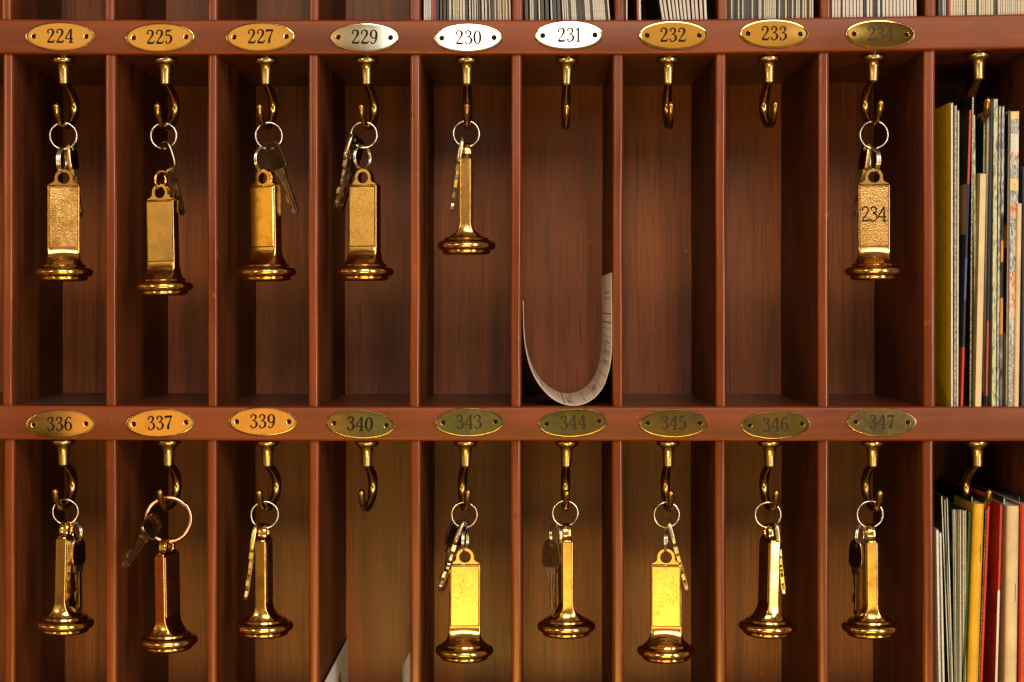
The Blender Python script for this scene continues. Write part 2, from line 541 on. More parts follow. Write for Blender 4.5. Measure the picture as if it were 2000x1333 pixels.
# ------------------------------------------------------------------ lettering (stroked outlines built here)
GLY = {
    '0': (0.56, [[(0.28 + 0.215 * math.sin(t), 0.5 + 0.475 * math.cos(t), 0.05 + 0.085 * abs(math.sin(t)) ** 1.5)
                  for t in [2 * math.pi * k / 16 for k in range(17)]]]),
    '1': (0.40, [[(0.21, 1.0, .11), (0.21, 0.03, .11)], [(0.05, 0.84, .04), (0.13, 0.88, .05), (0.21, 0.97, .06)],
                 [(0.06, 0.02, .04), (0.36, 0.02, .04)]]),
    '2': (0.60, [[(0.10, 0.74, .13), (0.055, 0.80, .05), (0.12, 0.93, .04), (0.28, 0.985, .06), (0.43, 0.90, .12), (0.46, 0.74, .13),
                  (0.38, 0.55, .10), (0.22, 0.32, .055), (0.06, 0.08, .05)],
                 [(0.03, 0.055, .10), (0.25, 0.06, .13), (0.50, 0.045, .10)], [(0.50, 0.05, .05), (0.56, 0.22, .035)]]),
    '3': (0.57, [[(0.10, 0.79, .12), (0.08, 0.89, .05), (0.23, 0.985, .05), (0.40, 0.90, .11), (0.42, 0.74, .11), (0.32, 0.60, .06),
                  (0.18, 0.545, .035)],
                 [(0.18, 0.545, .035), (0.37, 0.51, .06), (0.48, 0.32, .135), (0.43, 0.13, .11), (0.26, 0.015, .05), (0.11, 0.04, .05),
                  (0.08, 0.17, .12)]]),
    '4': (0.60, [[(0.41, 1.0, .12), (0.41, 0.03, .12)], [(0.40, 0.99, .045), (0.20, 0.64, .045), (0.02, 0.31, .045)],
                 [(0.0, 0.29, .065), (0.57, 0.29, .065)], [(0.25, 0.02, .04), (0.57, 0.02, .04)]]),
    '5': (0.55, [[(0.13, 0.94, .12), (0.30, 0.93, .12), (0.47, 0.98, .06)], [(0.12, 0.98, .04), (0.09, 0.56, .04)],
                 [(0.09, 0.56, .04), (0.24, 0.63, .06), (0.42, 0.52, .12), (0.46, 0.31, .14), (0.37, 0.10, .10), (0.20, 0.015, .05),
                  (0.09, 0.06, .06), (0.09, 0.15, .11)]]),
    '6': (0.56, [[(0.28 + 0.205 * math.sin(t), 0.31 + 0.29 * math.cos(t), 0.05 + 0.08 * abs(math.sin(t)) ** 1.5)
                  for t in [2 * math.pi * k / 16 for k in range(17)]],
                 [(0.46, 0.88, .11), (0.40, 0.97, .05), (0.26, 0.95, .06), (0.11, 0.70, .11), (0.075, 0.35, .12)]]),
    '7': (0.54, [[(0.05, 0.78, .03), (0.06, 0.90, .06)], [(0.05, 0.925, .13), (0.30, 0.92, .13), (0.50, 0.94, .11)],
                 [(0.50, 0.93, .045), (0.36, 0.58, .07), (0.25, 0.28, .12), (0.23, 0.05, .15)]]),
    '9': (0.56, [[(0.28 + 0.205 * math.sin(t), 0.69 + 0.29 * math.cos(t), 0.05 + 0.08 * abs(math.sin(t)) ** 1.5)
                  for t in [2 * math.pi * k / 16 for k in range(17)]],
                 [(0.485, 0.65, .12), (0.45, 0.30, .11), (0.30, 0.05, .06), (0.16, 0.03, .05), (0.10, 0.12, .11)]]),
    'N': (0.68, [[(0.06, 0, .10), (0.06, 1, .10)], [(0.06, 1, .12), (0.56, 0, .12)], [(0.56, 0, .10), (0.56, 1, .10)]]),
    'G': (0.68, [[(0.55, 0.82, .11), (0.42, 0.97, .11), (0.22, 0.95, .11), (0.06, 0.70, .11), (0.06, 0.30, .11), (0.22, 0.05, .11),
                  (0.42, 0.03, .11), (0.56, 0.18, .11)], [(0.56, 0.12, .10), (0.56, 0.45, .10)], [(0.34, 0.45, .10), (0.58, 0.45, .10)]]),
    'E': (0.56, [[(0.06, 0, .11), (0.06, 1, .11)], [(0.06, 0.95, .10), (0.48, 0.95, .10)], [(0.06, 0.5, .10), (0.42, 0.5, .10)],
                 [(0.06, 0.05, .10), (0.48, 0.05, .10)]]),
    'L': (0.52, [[(0.06, 0, .11), (0.06, 1, .11)], [(0.06, 0.05, .10), (0.48, 0.05, .10)]]),
    'O': (0.66, [[(0.32 + 0.26 * math.sin(t), 0.5 + 0.46 * math.cos(t), 0.11) for t in [2 * math.pi * k / 16 for k in range(17)]]]),
    'S': (0.56, [[(0.46, 0.80, .11), (0.36, 0.95, .11), (0.16, 0.93, .11), (0.08, 0.74, .11), (0.2, 0.56, .11), (0.38, 0.44, .11),
                  (0.46, 0.26, .11), (0.36, 0.05, .11), (0.15, 0.05, .11), (0.05, 0.2, .11)]]),
    'T': (0.58, [[(0.27, 0, .11), (0.27, 1, .11)], [(0.02, 0.95, .10), (0.52, 0.95, .10)]]),
    'I': (0.24, [[(0.1, 0, .11), (0.1, 1, .11)]]),
    'Y': (0.58, [[(0.02, 1, .11), (0.27, 0.5, .11)], [(0.52, 1, .11), (0.27, 0.5, .11)], [(0.27, 0.5, .11), (0.27, 0, .11)]]),
    'H': (0.60, [[(0.06, 0, .11), (0.06, 1, .11)], [(0.48, 0, .11), (0.48, 1, .11)], [(0.06, 0.5, .1), (0.48, 0.5, .1)]]),
    'A': (0.62, [[(0.02, 0, .11), (0.29, 1, .11)], [(0.56, 0, .11), (0.29, 1, .11)], [(0.12, 0.32, .1), (0.46, 0.32, .1)]]),
    ' ': (0.4, []),
}


def text_bm(txt, h, thin=0.0, gap=0.06):
    """lettering in the local xz plane, centred, facing -y, with a little thickness"""
    bm = bmesh.new()
    w = sum(GLY[c][0] + gap for c in txt) - gap
    x = -w / 2
    lay = 0
    for c in txt:
        adv, strokes = GLY[c]
        for st in strokes:
            pts = spline(st, 6) if len(st) > 2 else [st[0], st[1]]
            y = -lay * 0.06
            lay = (lay + 1) % 4
            L_, R_ = [], []
            for i, p in enumerate(pts):
                a, b2 = pts[max(i - 1, 0)], pts[min(i + 1, len(pts) - 1)]
                tx, tz = b2[0] - a[0], b2[1] - a[1]
                l = math.hypot(tx, tz) or 1
                nx, nz = -tz / l, tx / l
                hw = (thin if thin else min(max(p[2] * 1.2 + 0.006, 0.084), 0.185)) / 2
                L_.append(bm.verts.new(((x + p[0] + nx * hw) * h * U, y * U, (p[1] - 0.5 + nz * hw) * h * U)))
                R_.append(bm.verts.new(((x + p[0] - nx * hw) * h * U, y * U, (p[1] - 0.5 - nz * hw) * h * U)))
            for i in range(len(pts) - 1):
                bm.faces.new((L_[i], L_[i + 1], R_[i + 1], R_[i]))
            for p in ((pts[0], pts[-1]) if not thin else ()):
                if p[2] > 0.10 and len(st) > 2:      # ball terminals
                    vs = [bm.verts.new(((x + p[0] + math.cos(q) * p[2] / 2) * h * U, (y - 0.03) * U,
                                        (p[1] - 0.5 + math.sin(q) * p[2] / 2) * h * U))
                          for q in [2 * math.pi * k / 12 for k in range(12)]]
                    bm.faces.new(vs)
        x += adv + gap
    return bm


def text_obj(txt, h, mat, parent, loc, name='number', thin=0.0, rot=(0, 0, 0), gap=0.06):
    bm = text_bm(txt, h, thin, gap)
    o = mesh_obj(name, bm, mat, parent, smooth=False)
    o.location = loc
    o.rotation_euler = rot
    return o


# ------------------------------------------------------------------ the key cabinet
CAB = thing('key_cabinet', Q(1030, 1617, 250), 'reddish cherry wood pigeonhole key cabinet that holds everything', 'key cabinet')
C0 = CAB.location.copy()


def cab_part(name, bm, mat, bevel=0, smooth=True):
    bmesh.ops.translate(bm, verts=bm.verts, vec=-C0)
    return mesh_obj(name, bm, mat, CAB, smooth, bevel)


def warp(x, row):
    if row == 1 and x > 1250:
        return -11.5 * ((x - 1250) / 750) ** 1.25
    if row == 1 and x < 300:
        return -1.5 * (300 - x) / 300
    if row == 2 and x < 600:
        return -3.0 * (600 - x) / 600
    return 0.0


# rails and shelves: top edge, bottom edge in front-plane units
ROWS = [(-717, -648, 0), (38.5, 106.5, 1), (795, 862.5, 2), (1548, 1617, 3)]
XA, XB = -420, 2260
for y0, y1, row in ROWS:
    # front rail, softly rounded edges, one cross-section swept along x
    rr = 6.0
    prof = []
    for a in range(0, 91, 15):
        prof.append((rr - rr * math.sin(R(a)), y0 + rr - rr * math.cos(R(a))))
    prof = prof[:]                                   # top edge to front face
    for a in range(0, 91, 15):
        prof.append((rr - rr * math.cos(R(a)), y1 - rr + rr * math.sin(R(a))))
    prof = [(30, y0)] + prof + [(30, y1)]
    bm = bmesh.new()
    xs = [XA + (XB - XA) * k / 90 for k in range(91)]
    rings = []
    for x in xs:
        rings.append([bm.verts.new(Q(x, y + warp(x, row), d)) for d, y in prof])
    for A, B in zip(rings, rings[1:]):
        for k in range(len(prof) - 1):
            f = bm.faces.new((A[k], B[k], B[k + 1], A[k + 1]))
            f.material_index = 1 if k in (1, 2, 3, 4, 9, 10, 11, 12) else 0
        bm.faces.new((A[-1], B[-1], B[0], A[0]))
    bm.faces.new(rings[0])
    bm.faces.new(rings[-1][::-1])
    cab_part('front_rail', bm, [M_RAIL, M_ARRIS])
    bm = bmesh.new()
    rings = []
    for x in xs:
        rings.append([bm.verts.new(Q(x, y + warp(x, row), d)) for d, y in ((30, y0 + 0.8), (30, y1 - 0.8), (DEEP, y1 - 0.8), (DEEP, y0 + 0.8))])
    for A, B in zip(rings, rings[1:]):
        for k in range(4):
            bm.faces.new((A[k], B[k], B[(k + 1) % 4], A[(k + 1) % 4]))
    bm.faces.new(rings[0])
    bm.faces.new(rings[-1][::-1])
    cab_part('shelf', bm, M_SHELF)

bm = bmesh.new()
box(bm, XA - VX, XB - VX, DEEP, DEEP + 20, VY - 1617, VY + 717)
cab_part('back_panel', bm, M_BACK, smooth=False)

DIVX = {0: [(-195, -174), (0, 22), (203, 224), (405, 426), (603, 624), (800, 823), (1000, 1022), (1201, 1222), (1401, 1423), (1602, 1624), (1807, 1830), (2012, 2033)],
        1: [(-195, -174), (4, 25), (205, 227), (405, 425), (602, 622), (800, 821), (998, 1019), (1197, 1218), (1398, 1419), (1598, 1620), (1804, 1828), (2012, 2033)],
        2: [(-195, -174), (7, 29), (205, 228), (404, 424), (603, 623), (800, 822), (998, 1019), (1196, 1218), (1397, 1418), (1598, 1620), (1803, 1825), (2012, 2033)]}
FRONT = 11.0
for row in range(3):
    ya, yb = ROWS[row][1], ROWS[row + 1][0]
    for i, (xa, xb) in enumerate(DIVX[row]):
        k = 1 + FRONT / D
        xa, xb = VX + (xa - VX) * k, VX + (xb - VX) * k
        skew = -34 if i == 1 else random.uniform(-3, 3)
        r = 7.0
        prof = [(xa + skew, DEEP), (xa, FRONT + r)]
        prof += [(xa + r - r * math.cos(R(a)), FRONT + r - r * math.sin(R(a))) for a in range(15, 91, 15)]
        prof += [(xb - r + r * math.sin(R(a)), FRONT + r - r * math.cos(R(a))) for a in range(0, 91, 15)]
        prof += [(xb + skew, DEEP)]
        bm = bmesh.new()
        # many segments up so the rounded edge can wander a hair, as hand-finished wood does
        nz = 24
        rings = []
        ph = random.random() * 6
        for j in range(nz + 1):
            t = j / nz
            xm = (xa + xb) / 2
            yt = ya - 0.5 + warp(xm, row)
            ybt = yb + 0.9 + warp(xm, row + 1)
            y = yt + (ybt - yt) * t
            wob = 0.5 * math.sin(ph + 4.1 * t) + 0.3 * math.sin(ph * 2 + 11 * t)
            rings.append([bm.verts.new(Q(x + wob, y, d)) for x, d in prof])
        for A, B in zip(rings, rings[1:]):
            for q in range(len(prof)):
                f = bm.faces.new((A[q], A[(q + 1) % len(prof)], B[(q + 1) % len(prof)], B[q]))
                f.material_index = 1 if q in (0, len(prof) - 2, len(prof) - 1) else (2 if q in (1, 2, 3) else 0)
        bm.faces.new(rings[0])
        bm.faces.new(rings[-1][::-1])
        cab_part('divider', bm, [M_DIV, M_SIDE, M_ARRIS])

# ------------------------------------------------------------------ number plates
RX, RY = 68.0, 28.3


def plate_bm():
    bm = bmesh.new()
    prof = [(0.0, -3.50), (0.35, -3.49), (0.70, -3.43), (0.93, -3.34), (-1.9, -3.32), (-1.7, -3.28), (-0.8, -2.7), (0.0, -1.7), (-0.001, 0.0)]
    seg = 96
    rings = []
    for s, y in prof:
        if not rings:
            rings.append([bm.verts.new((0, y * U, 0))])
            continue
        ax, az = (RX + s, RY + s) if s <= 0 else ((RX - 1.9) * s, (RY - 1.9) * s)
        rings.append([bm.verts.new((ax * math.cos(2 * math.pi * k / seg) * U, y * U, az * math.sin(2 * math.pi * k / seg) * U))
                      for k in range(seg)])
    for j, (A, B) in enumerate(zip(rings, rings[1:])):
        for k in range(seg):
            k2 = (k + 1) % seg
            f = bm.faces.new((A[0], B[k], B[k2])) if len(A) == 1 else bm.faces.new((A[k], B[k], B[k2], A[k2]))
            f.material_index = 1 if j >= 4 else 0
    bm.faces.new(rings[-1])
    return bm


# number, x, y, roll, yaw, pitch, material
PLATES = [
    ('224', 118, 72, 0.0, 1.0, 0.5, 0), ('225', 313, 74, -1.0, 0.5, 0.0, 0), ('227', 509, 73, -0.5, -1.0, 0.0, 0),
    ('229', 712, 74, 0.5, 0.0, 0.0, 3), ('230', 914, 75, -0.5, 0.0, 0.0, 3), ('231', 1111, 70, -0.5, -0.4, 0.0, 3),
    ('232', 1315, 70, 0.0, 0.6, 0.0, 0), ('233', 1512, 67, 0.5, 0.0, 0.0, 0), ('234', 1719, 68, 1.0, 0.0, 0.0, 0),
    ('336', 118, 829, -1.0, 0.0, 0.0, 0), ('337', 313, 827, -2.0, 0.0, 0.0, 0), ('339', 514, 824, 0.0, -0.8, 0.0, 0),
    ('340', 704, 829, 2.5, 0.0, 0.0, 1), ('343', 917, 825, -1.0, 0.0, 0.0, 1), ('344', 1119, 826, -3.0, 0.0, 0.0, 1),
    ('345', 1316, 827, 0.0, 0.0, 0.0, 1), ('346', 1515, 830, -2.0, 0.0, 0.0, 1), ('347', 1722, 825, 0.5, 0.0, 0.0, 2)]
PLOOK = {
    '224': 'clean golden brass', '225': 'golden brass', '227': 'orange gold brass', '229': 'half bright half dull brass',
    '230': 'white shining brass', '231': 'white shining brass', '232': 'orange speckled brass', '233': 'orange gold brass',
    '234': 'dark reflecting brass', '336': 'half dark golden brass', '337': 'bright orange brass', '339': 'bright orange brass',
    '340': 'olive brown brass', '343': 'greenish tarnished brass', '344': 'green tarnished brass', '345': 'brown tarnished brass',
    '346': 'dark stained brass', '347': 'grey freckled brass'}
plate_meshes = {}
for num, x, y, roll, yaw, pitch, mi in PLATES:
    lab = f'{PLOOK[num]} oval plate reading {num}, screwed to the wooden rail'
    t = thing('number_plate', P(x, y, -0.6), lab, 'number plate', 'oval brass number plates on the rails',
              (R(pitch), R(roll), R(yaw)))
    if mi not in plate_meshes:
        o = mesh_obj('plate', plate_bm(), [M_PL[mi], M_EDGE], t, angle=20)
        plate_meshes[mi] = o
    else:
        o = plate_meshes[mi].copy()
        COL.objects.link(o)
        o.parent = t
    text_obj(num, 27, M_INKW if num in ('343', '344', '345', '346', '347', '234') else M_INK, t, (random.uniform(-1, 1) * U, -3.72 * U, 1 * U))
    for sx in (-1, 1):
        bm = bmesh.new()
        # countersunk hole: bright sloping lip round a disc coloured dark for the bore's shade
        for r0, r1, mi_ in ((5.3, 4.5, 0), (4.5, 0, 1)):
            ring0 = [bm.verts.new((r0 * math.cos(2 * math.pi * k / 20) * U, 0, r0 * math.sin(2 * math.pi * k / 20) * U)) for k in range(20)]
            if r1:
                ring1 = [bm.verts.new((r1 * math.cos(2 * math.pi * k / 20) * U, 0.9 * U - 0.5 * U, r1 * math.sin(2 * math.pi * k / 20) * U)) for k in range(20)]
                for k in range(20):
                    bm.faces.new((ring0[k], ring1[k], ring1[(k + 1) % 20], ring0[(k + 1) % 20])).material_index = 0
            else:
                for v in ring0:
                    v.co.y = 0.35 * U
                bm.faces.new(ring0).material_index = 1
        h = mesh_obj('screw_hole', bm, [M_EDGE, M_HOLE], t, smooth=False)
        h.location = (sx * 51 * U, -3.85 * U, 0)

# ------------------------------------------------------------------ hooks
HOOK_D = 46.0


def make_hook():
    t = thing('key_hook', (0, 0, 0), '', 'hook')
    bm = bmesh.new()
    lathe(bm, [(0, 0), (9, 0), (9, -3), (21, -3.5), (23, -5), (23.3, -9), (22, -12), (18.5, -14.5), (14.5, -16), (0, -16)], 40)
    mesh_obj('flange', bm, M_CAP, t)
    bm = bmesh.new()
    lathe(bm, [(0, -15), (15.5, -15.5), (13.2, -18.5), (11.8, -24), (11.0, -36), (10.4, -52.5), (9.2, -54), (0, -54)], 36)
    mesh_obj('ferrule', bm, M_CAP, t)
    bm = bmesh.new()
    pts = spline([(0, 0, -50, 7.2), (0, 13, -56, 7.8), (0, 35, -70, 9.2), (0, 48, -87, 9.6), (0, 48, -107, 9.2), (0, 34, -126, 8.2), (0, 8, -137, 7.2),
                  (0, -18, -134, 6.6), (0, -37, -119, 6.6), (0, -43, -102, 7.2)], 7)
    l = pts[-1]
    for a in (30, 60, 85):
        pts.append((0, l[1] - 1.0 * math.sin(R(a)), l[2] + 7.2 * math.sin(R(a)), 7.2 * math.cos(R(a))))
    tube(bm, pts, 18)
    mesh_obj('hook_arm', bm, M_HOOK, t)
    return t


hook0 = make_hook()
hook_parts = [o for o in hook0.children]
HOOKS = {1: [(124, 7), (324, 10), (520, 8), (716, 11), (912, -1), (1108, 0), (1305, 0), (1502, 6), (1706, 8), (1911, 6)],
         2: [(124, 6), (330, 9), (522, 13), (717, 9), (910, -9), (1107, 0), (1305, 2), (1503, 7), (1704, 6), (1908, 14)]}
COLS = {1: ['224', '225', '227', '229', '230', '231', '232', '233', '234', None],
        2: ['336', '337', '339', '340', '343', '344', '345', '346', '347', None]}
BARE = {'231', '232', '233', '340'}
first = True
for row in (1, 2):
    for i, (x, rz) in enumerate(HOOKS[row]):
        n = COLS[row][i]
        if n in BARE:
            lab = f'empty brass cup hook under plate {n}, no key on it'
        elif n:
            lab = f'brass cup hook under plate {n}, carrying a key ring'
        else:
            lab = ('brass cup hook above the tall magazines at upper right' if row == 1 else
                   'brass cup hook in front of the red and yellow booklets at lower right')
        if first:
            h = hook0
            first = False
        else:
            h = hook0.copy()
            COL.objects.link(h)
            for c in hook_parts:
                c2 = c.copy()
                COL.objects.link(c2)
                c2.parent = h
        xw = P(x, 0, HOOK_D).x
        zc = Q(0, ROWS[row][1] - 0.8 + warp(x, row)).z
        h.location = (xw, HOOK_D * U, zc)
        h.rotation_euler = (R(random.uniform(-2, 2)), R(random.uniform(-1.2, 1.2)), R(-rz if x < VX else rz))
        tag(h, lab, 'hook', 'brass cup hooks under the rails')

# ------------------------------------------------------------------ rings
ring_cache = {}


def ring_mesh(rad, wire, mat, turns=2):
    key = (rad, wire, mat.name, turns)
    if key not in ring_cache:
        bm = bmesh.new()
        n = 56 * turns
        pts = []
        for k in range(n + 1):
            a = 2 * math.pi * k / 56 + 0.7
            pts.append((rad * math.cos(a), (k / 56 - turns / 2) * wire * 1.9, rad * math.sin(a), wire))
        tube(bm, pts, 10)
        me = bpy.data.meshes.new('split_ring')
        bmesh.ops.recalc_face_normals(bm, faces=bm.faces)
        bm.to_mesh(me)
        bm.free()
        me.materials.append(mat)
        for p in me.polygons:
            p.use_smooth = True
        me.set_sharp_from_angle(angle=R(50))
        ring_cache[key] = me
    return ring_cache[key]


def ring(x, y, rad, lab, yaw=0, tilt=0, wire=1.75, d=HOOK_D, mat=None, group='steel key rings on the hooks', turns=2):
    o = bpy.data.objects.new('key_ring', ring_mesh(rad, wire, mat or M_STEEL, turns))
    COL.objects.link(o)
    o.location = P(x, y, d)
    o.rotation_euler = (R(tilt), 0, R(yaw))
    return tag(o, lab, 'key ring', group)


# ------------------------------------------------------------------ key fobs
def fob_body_bm():
    bm = bmesh.new()
    T = 8.2
    # eye and shoulders: star-shaped outline about the hole
    outl = [(18 * math.cos(R(a)), 18 * math.sin(R(a))) for a in range(0, 181, 12)]
    left = [(-17.8, -3), (-19.2, -7), (-23, -10.2), (-29.5, -13.2), (-30, -14.5)]
    bot = [(x, -14.5) for x in (-24, -16, -8, 0, 8, 16, 24)]
    right = [(-x, z) for x, z in left[::-1]]
    outl = outl + left + bot + right
    hole = []
    for x, z in outl:
        a = math.atan2(z, x)
        hole.append((10.6 * math.cos(a), 10.6 * math.sin(a)))
    n = len(outl)
    lay = []
    for (o_s, h_s, y) in ((0.955, 1.10, -T), (1.0, 1.0, -T + 2), (1.0, 1.0, T - 2), (0.955, 1.10, T)):
        lay.append(([bm.verts.new((x * o_s * U, y * U, z * o_s * U)) for x, z in outl],
                    [bm.verts.new((x * h_s * U, y * U, z * h_s * U)) for x, z in hole]))
    for (o1, h1), (o2, h2) in zip(lay, lay[1:]):
        for k in range(n):
            k2 = (k + 1) % n
            bm.faces.new((o1[k], o1[k2], o2[k2], o2[k]))
            bm.faces.new((h1[k], h2[k], h2[k2], h1[k2]))
    for (o1, h1) in (lay[0], lay[-1]):
        for k in range(n):
            k2 = (k + 1) % n
            bm.faces.new((o1[k], h1[k], h1[k2], o1[k2]))
    # slab and flaring foot as one loft: rounded rectangle into a circle
    seg = 64

    def rrect(hx, hy, r):
        pts = []
        for k in range(seg):
            a = 2 * math.pi * (k + 0.5) / seg
            # superellipse-like rounded rectangle sampled by side so corners stay crisp
            pts.append(a)
        out = []
        per = []
        for cx, cy, a0 in ((hx - r, hy - r, 0), (-(hx - r), hy - r, 90), (-(hx - r), -(hy - r), 180), (hx - r, -(hy - r), 270)):
            for q in range(6):
                per.append((cx + r * math.cos(R(a0 + q * 18)), cy + r * math.sin(R(a0 + q * 18))))
            # straight run to the next corner
            nx = {0: (-(hx - r), hy), 90: (-hx, -(hy - r)), 180: (hx - r, -hy), 270: (hx, hy - r)}[a0]
            x0, y0 = per[-1]
            for q in range(1, 10):
                per.append((x0 + (nx[0] - x0) * q / 10, y0 + (nx[1] - y0) * q / 10))
        return per
    secs = [(29.0, 9.0, 2.0, -14.2, 0), (31, 11, 2.5, -16.2, 0), (31, 11, 2.5, -60, 0), (31, 11, 2.5, -100, 0), (31, 11, 2.5, -138, 0)]
    rings = []
    for hx, hy, r, z, _ in secs:
        rings.append([bm.verts.new((x * U, y * U, z * U)) for x, y in rrect(hx, hy, r)])
    base = rrect(31, 11, 2.5)
    npt = len(base)
    for j in range(1, 13):
        t = j / 12
        f = t ** 2.3
        z = -138 - 34 * t
        ring_ = []
        for (x, y) in base:
            a = math.atan2(y / 11, x / 31)
            cx, cy = 41.5 * math.cos(a), 41.5 * math.sin(a)
            # the broad faces sweep out sooner than the edges
            ring_.append(bm.verts.new(((x + (cx - x) * t ** 3.2) * U, (y + (cy - y) * f) * U, z * U)))
        rings.append(ring_)
    for A, B in zip(rings, rings[1:]):
        for k in range(npt):
            bm.faces.new((A[k], A[(k + 1) % npt], B[(k + 1) % npt], B[k]))
    bm.faces.new(rings[0])
    bm.faces.new(rings[-1][::-1])
    return bm


def disc_bm():
    bm = bmesh.new()
    lathe(bm, [(0, -169.5), (40, -169.8), (42.6, -170.6), (43.9, -172.4), (44.0, -174.8), (45.0, -176.0), (49.8, -176.8), (54.4, -179.0), (57.0, -182.8),
               (57.6, -186.4), (56.4, -190.4), (53.2, -193.6), (48.8, -195.4), (46.4, -196.0), (47.2, -197.2), (46.9, -199.8), (44.6, -202.4), (40, -204.0), (0, -204.4)], 96)
    return bm


def panel_bm(side):
    bm = bmesh.new()
    y0, y1 = (-12.1, -10.8) if side < 0 else (10.8, 12.1)
    # bevelled raised panel
    yo, yi = (y0, y1) if side < 0 else (y1, y0)
    x, zt, zb = 26.5, -19.0, -134.5
    o = [bm.verts.new((sx * (x + 1.0) * U, yi * U, z * U)) for sx, z in ((-1, zt + 1), (1, zt + 1), (1, zb - 1), (-1, zb - 1))]
    i = [bm.verts.new((sx * x * U, yo * U, z * U)) for sx, z in ((-1, zt), (1, zt), (1, zb), (-1, zb))]
    bm.faces.new(i)
    for k in range(4):
        bm.faces.new((o[k], o[(k + 1) % 4], i[(k + 1) % 4], i[k]))
    yg = -11.15 if side < 0 else 11.15
    g0 = [bm.verts.new((sx * (x + 0.9) * U, yg * U, z * U)) for sx, z in ((-1, zt + 0.9), (1, zt + 0.9), (1, zb - 0.9), (-1, zb - 0.9))]
    g1 = [bm.verts.new((sx * (x + 2.3) * U, yg * U, z * U)) for sx, z in ((-1, zt + 2.3), (1, zt + 2.3), (1, zb - 2.3), (-1, zb - 2.3))]
    for k in range(4):
        f = bm.faces.new((g0[k], g0[(k + 1) % 4], g1[(k + 1) % 4], g1[k]))
        f.material_index = 1
    return bm


FOBM = {}


def fob(x, y, yaw, lab, lean=0, pitch=0, face='worn', num=None, d=HOOK_D):
    t = thing('key_fob', P(x, y, d), lab, 'key fob', 'brass bell-footed key fobs', None)
    t.rotation_mode = 'XYZ'
    t.rotation_euler = (Matrix.Rotation(R(lean), 3, 'Y') @ Matrix.Rotation(R(yaw), 3, 'Z') @ Matrix.Rotation(R(pitch), 3, 'X')).to_euler()
    if 'body' not in FOBM:
        FOBM['body'] = mesh_obj('body', fob_body_bm(), M_FOB, t, angle=40).data
        FOBM['disc'] = mesh_obj('base_disc', disc_bm(), M_DISC, t, angle=60).data
    else:
        for nm, key in (('body', 'body'), ('base_disc', 'disc')):
            o = bpy.data.objects.new(nm, FOBM[key])
            COL.objects.link(o)
            o.parent = t
    mat = {'worn': M_WORN, 'pebble': M_PEB, 'green': M_GREEN, 'clean': M_FOB}[face]
    for s in (-1, 1):
        mesh_obj('face_panel', panel_bm(s), [mat, M_GROOVE], t, smooth=False)
    if num:
        text_obj(num, 29, M_INK, t, (0, -12.5 * U, -73 * U), thin=0.10, gap=-0.03)
    return t


# ------------------------------------------------------------------ keys
KEYM = {}


def key_meshes(mat):
    if mat.name in KEYM:
        return KEYM[mat.name]
    bm = bmesh.new()
    prof = [(0, 12), (7, 11.5), (13, 9), (17.5, 3), (19.5, -6), (21, -18), (21.3, -28), (20.4, -36), (17, -41.5), (11, -43.5)]
    outl = prof + [(0, -43.5)] + [(-x, z) for x, z in prof[:0:-1]]
    outl = [(x * 0.9, z) for x, z in spline(outl + [outl[0]], 3)[:-1]]
    hole = []
    for x, z in outl:
        a = math.atan2(z, x)
        hole.append((6.5 * math.cos(a), 4.2 * math.sin(a)))
    n = len(outl)
    T = 4.0
    lay = []
    for s, y in ((0.95, -T), (1.0, -T + 1.4), (1.0, T - 1.4), (0.95, T)):
        lay.append(([bm.verts.new((px * s * U, y * U, ((pz + 16) * s - 16) * U)) for px, pz in outl],
                    [bm.verts.new((px * U, y * U, pz * U)) for px, pz in hole]))
    for (o1, h1), (o2, h2) in zip(lay, lay[1:]):
        for k in range(n):
            k2 = (k + 1) % n
            bm.faces.new((o1[k], o1[k2], o2[k2], o2[k]))
            bm.faces.new((h1[k], h2[k], h2[k2], h1[k2]))
    for (o1, h1) in (lay[0], lay[-1]):
        for k in range(n):
            k2 = (k + 1) % n
            bm.faces.new((o1[k], h1[k], h1[k2], o1[k2]))
    me_ = [mat, M_HEAD]
    for f in bm.faces:
        f.normal_update()
        f.material_index = 1 if abs(f.normal.y) > 0.8 else 0  # flats take the metal with dark reflections in its colour
    head = mesh_obj('key_head', bm, me_, None, angle=40)
    bm = bmesh.new()
    # collar
    box(bm, -10.5, 10.5, -4.0, 4.0, -56, -42.5)
    # toothed blade outline (x, z), cuts on one side
    rnd = random.Random(3)
    L_ = [(-8.5, -55)]
    z = -60.0
    while z > -128:
        dep = rnd.choice([0, 2.5, 4.5, 6])
        L_ += [(-8.5 + dep, z - 2.5), (-8.5 + dep, z - 5)]
        z -= 9
    L_ += [(-6, -132), (-1, -138)]
    R_ = [(3, -138), (7.5, -132), (8.5, -126), (8.5, -55)]
    out = L_ + R_
    T = 2.7
    f = [bm.verts.new((px * U, -T * U, pz * U)) for px, pz in out]
    g = [bm.verts.new((px * U, T * U, pz * U)) for px, pz in out]
    bm.faces.new(f)
    bm.faces.new(g[::-1])
    for k in range(len(out)):
        bm.faces.new((f[k], g[k], g[(k + 1) % len(out)], f[(k + 1) % len(out)]))
    # one milled ridge; dark strips put groove and dimple shade into the colour
    box(bm, 2.4, 4.6, -3.1, 3.1, -128, -56.5, 1)
    box(bm, -2.9, -1.2, -3.0, 3.0, -124, -56.5, 1)
    for zz in (-70, -86, -101, -115):
        box(bm, 5.4, 7.4, -3.0, 3.0, zz - 3, zz, 1)
    box(bm, -0.4, 1.6, -3.6, 3.6, -126, -56.3)
    blade = mesh_obj('key_blade', bm, [mat, M_HEAD], None, smooth=False)
    KEYM[mat.name] = (head, blade)
    return KEYM[mat.name]


key_first = {}


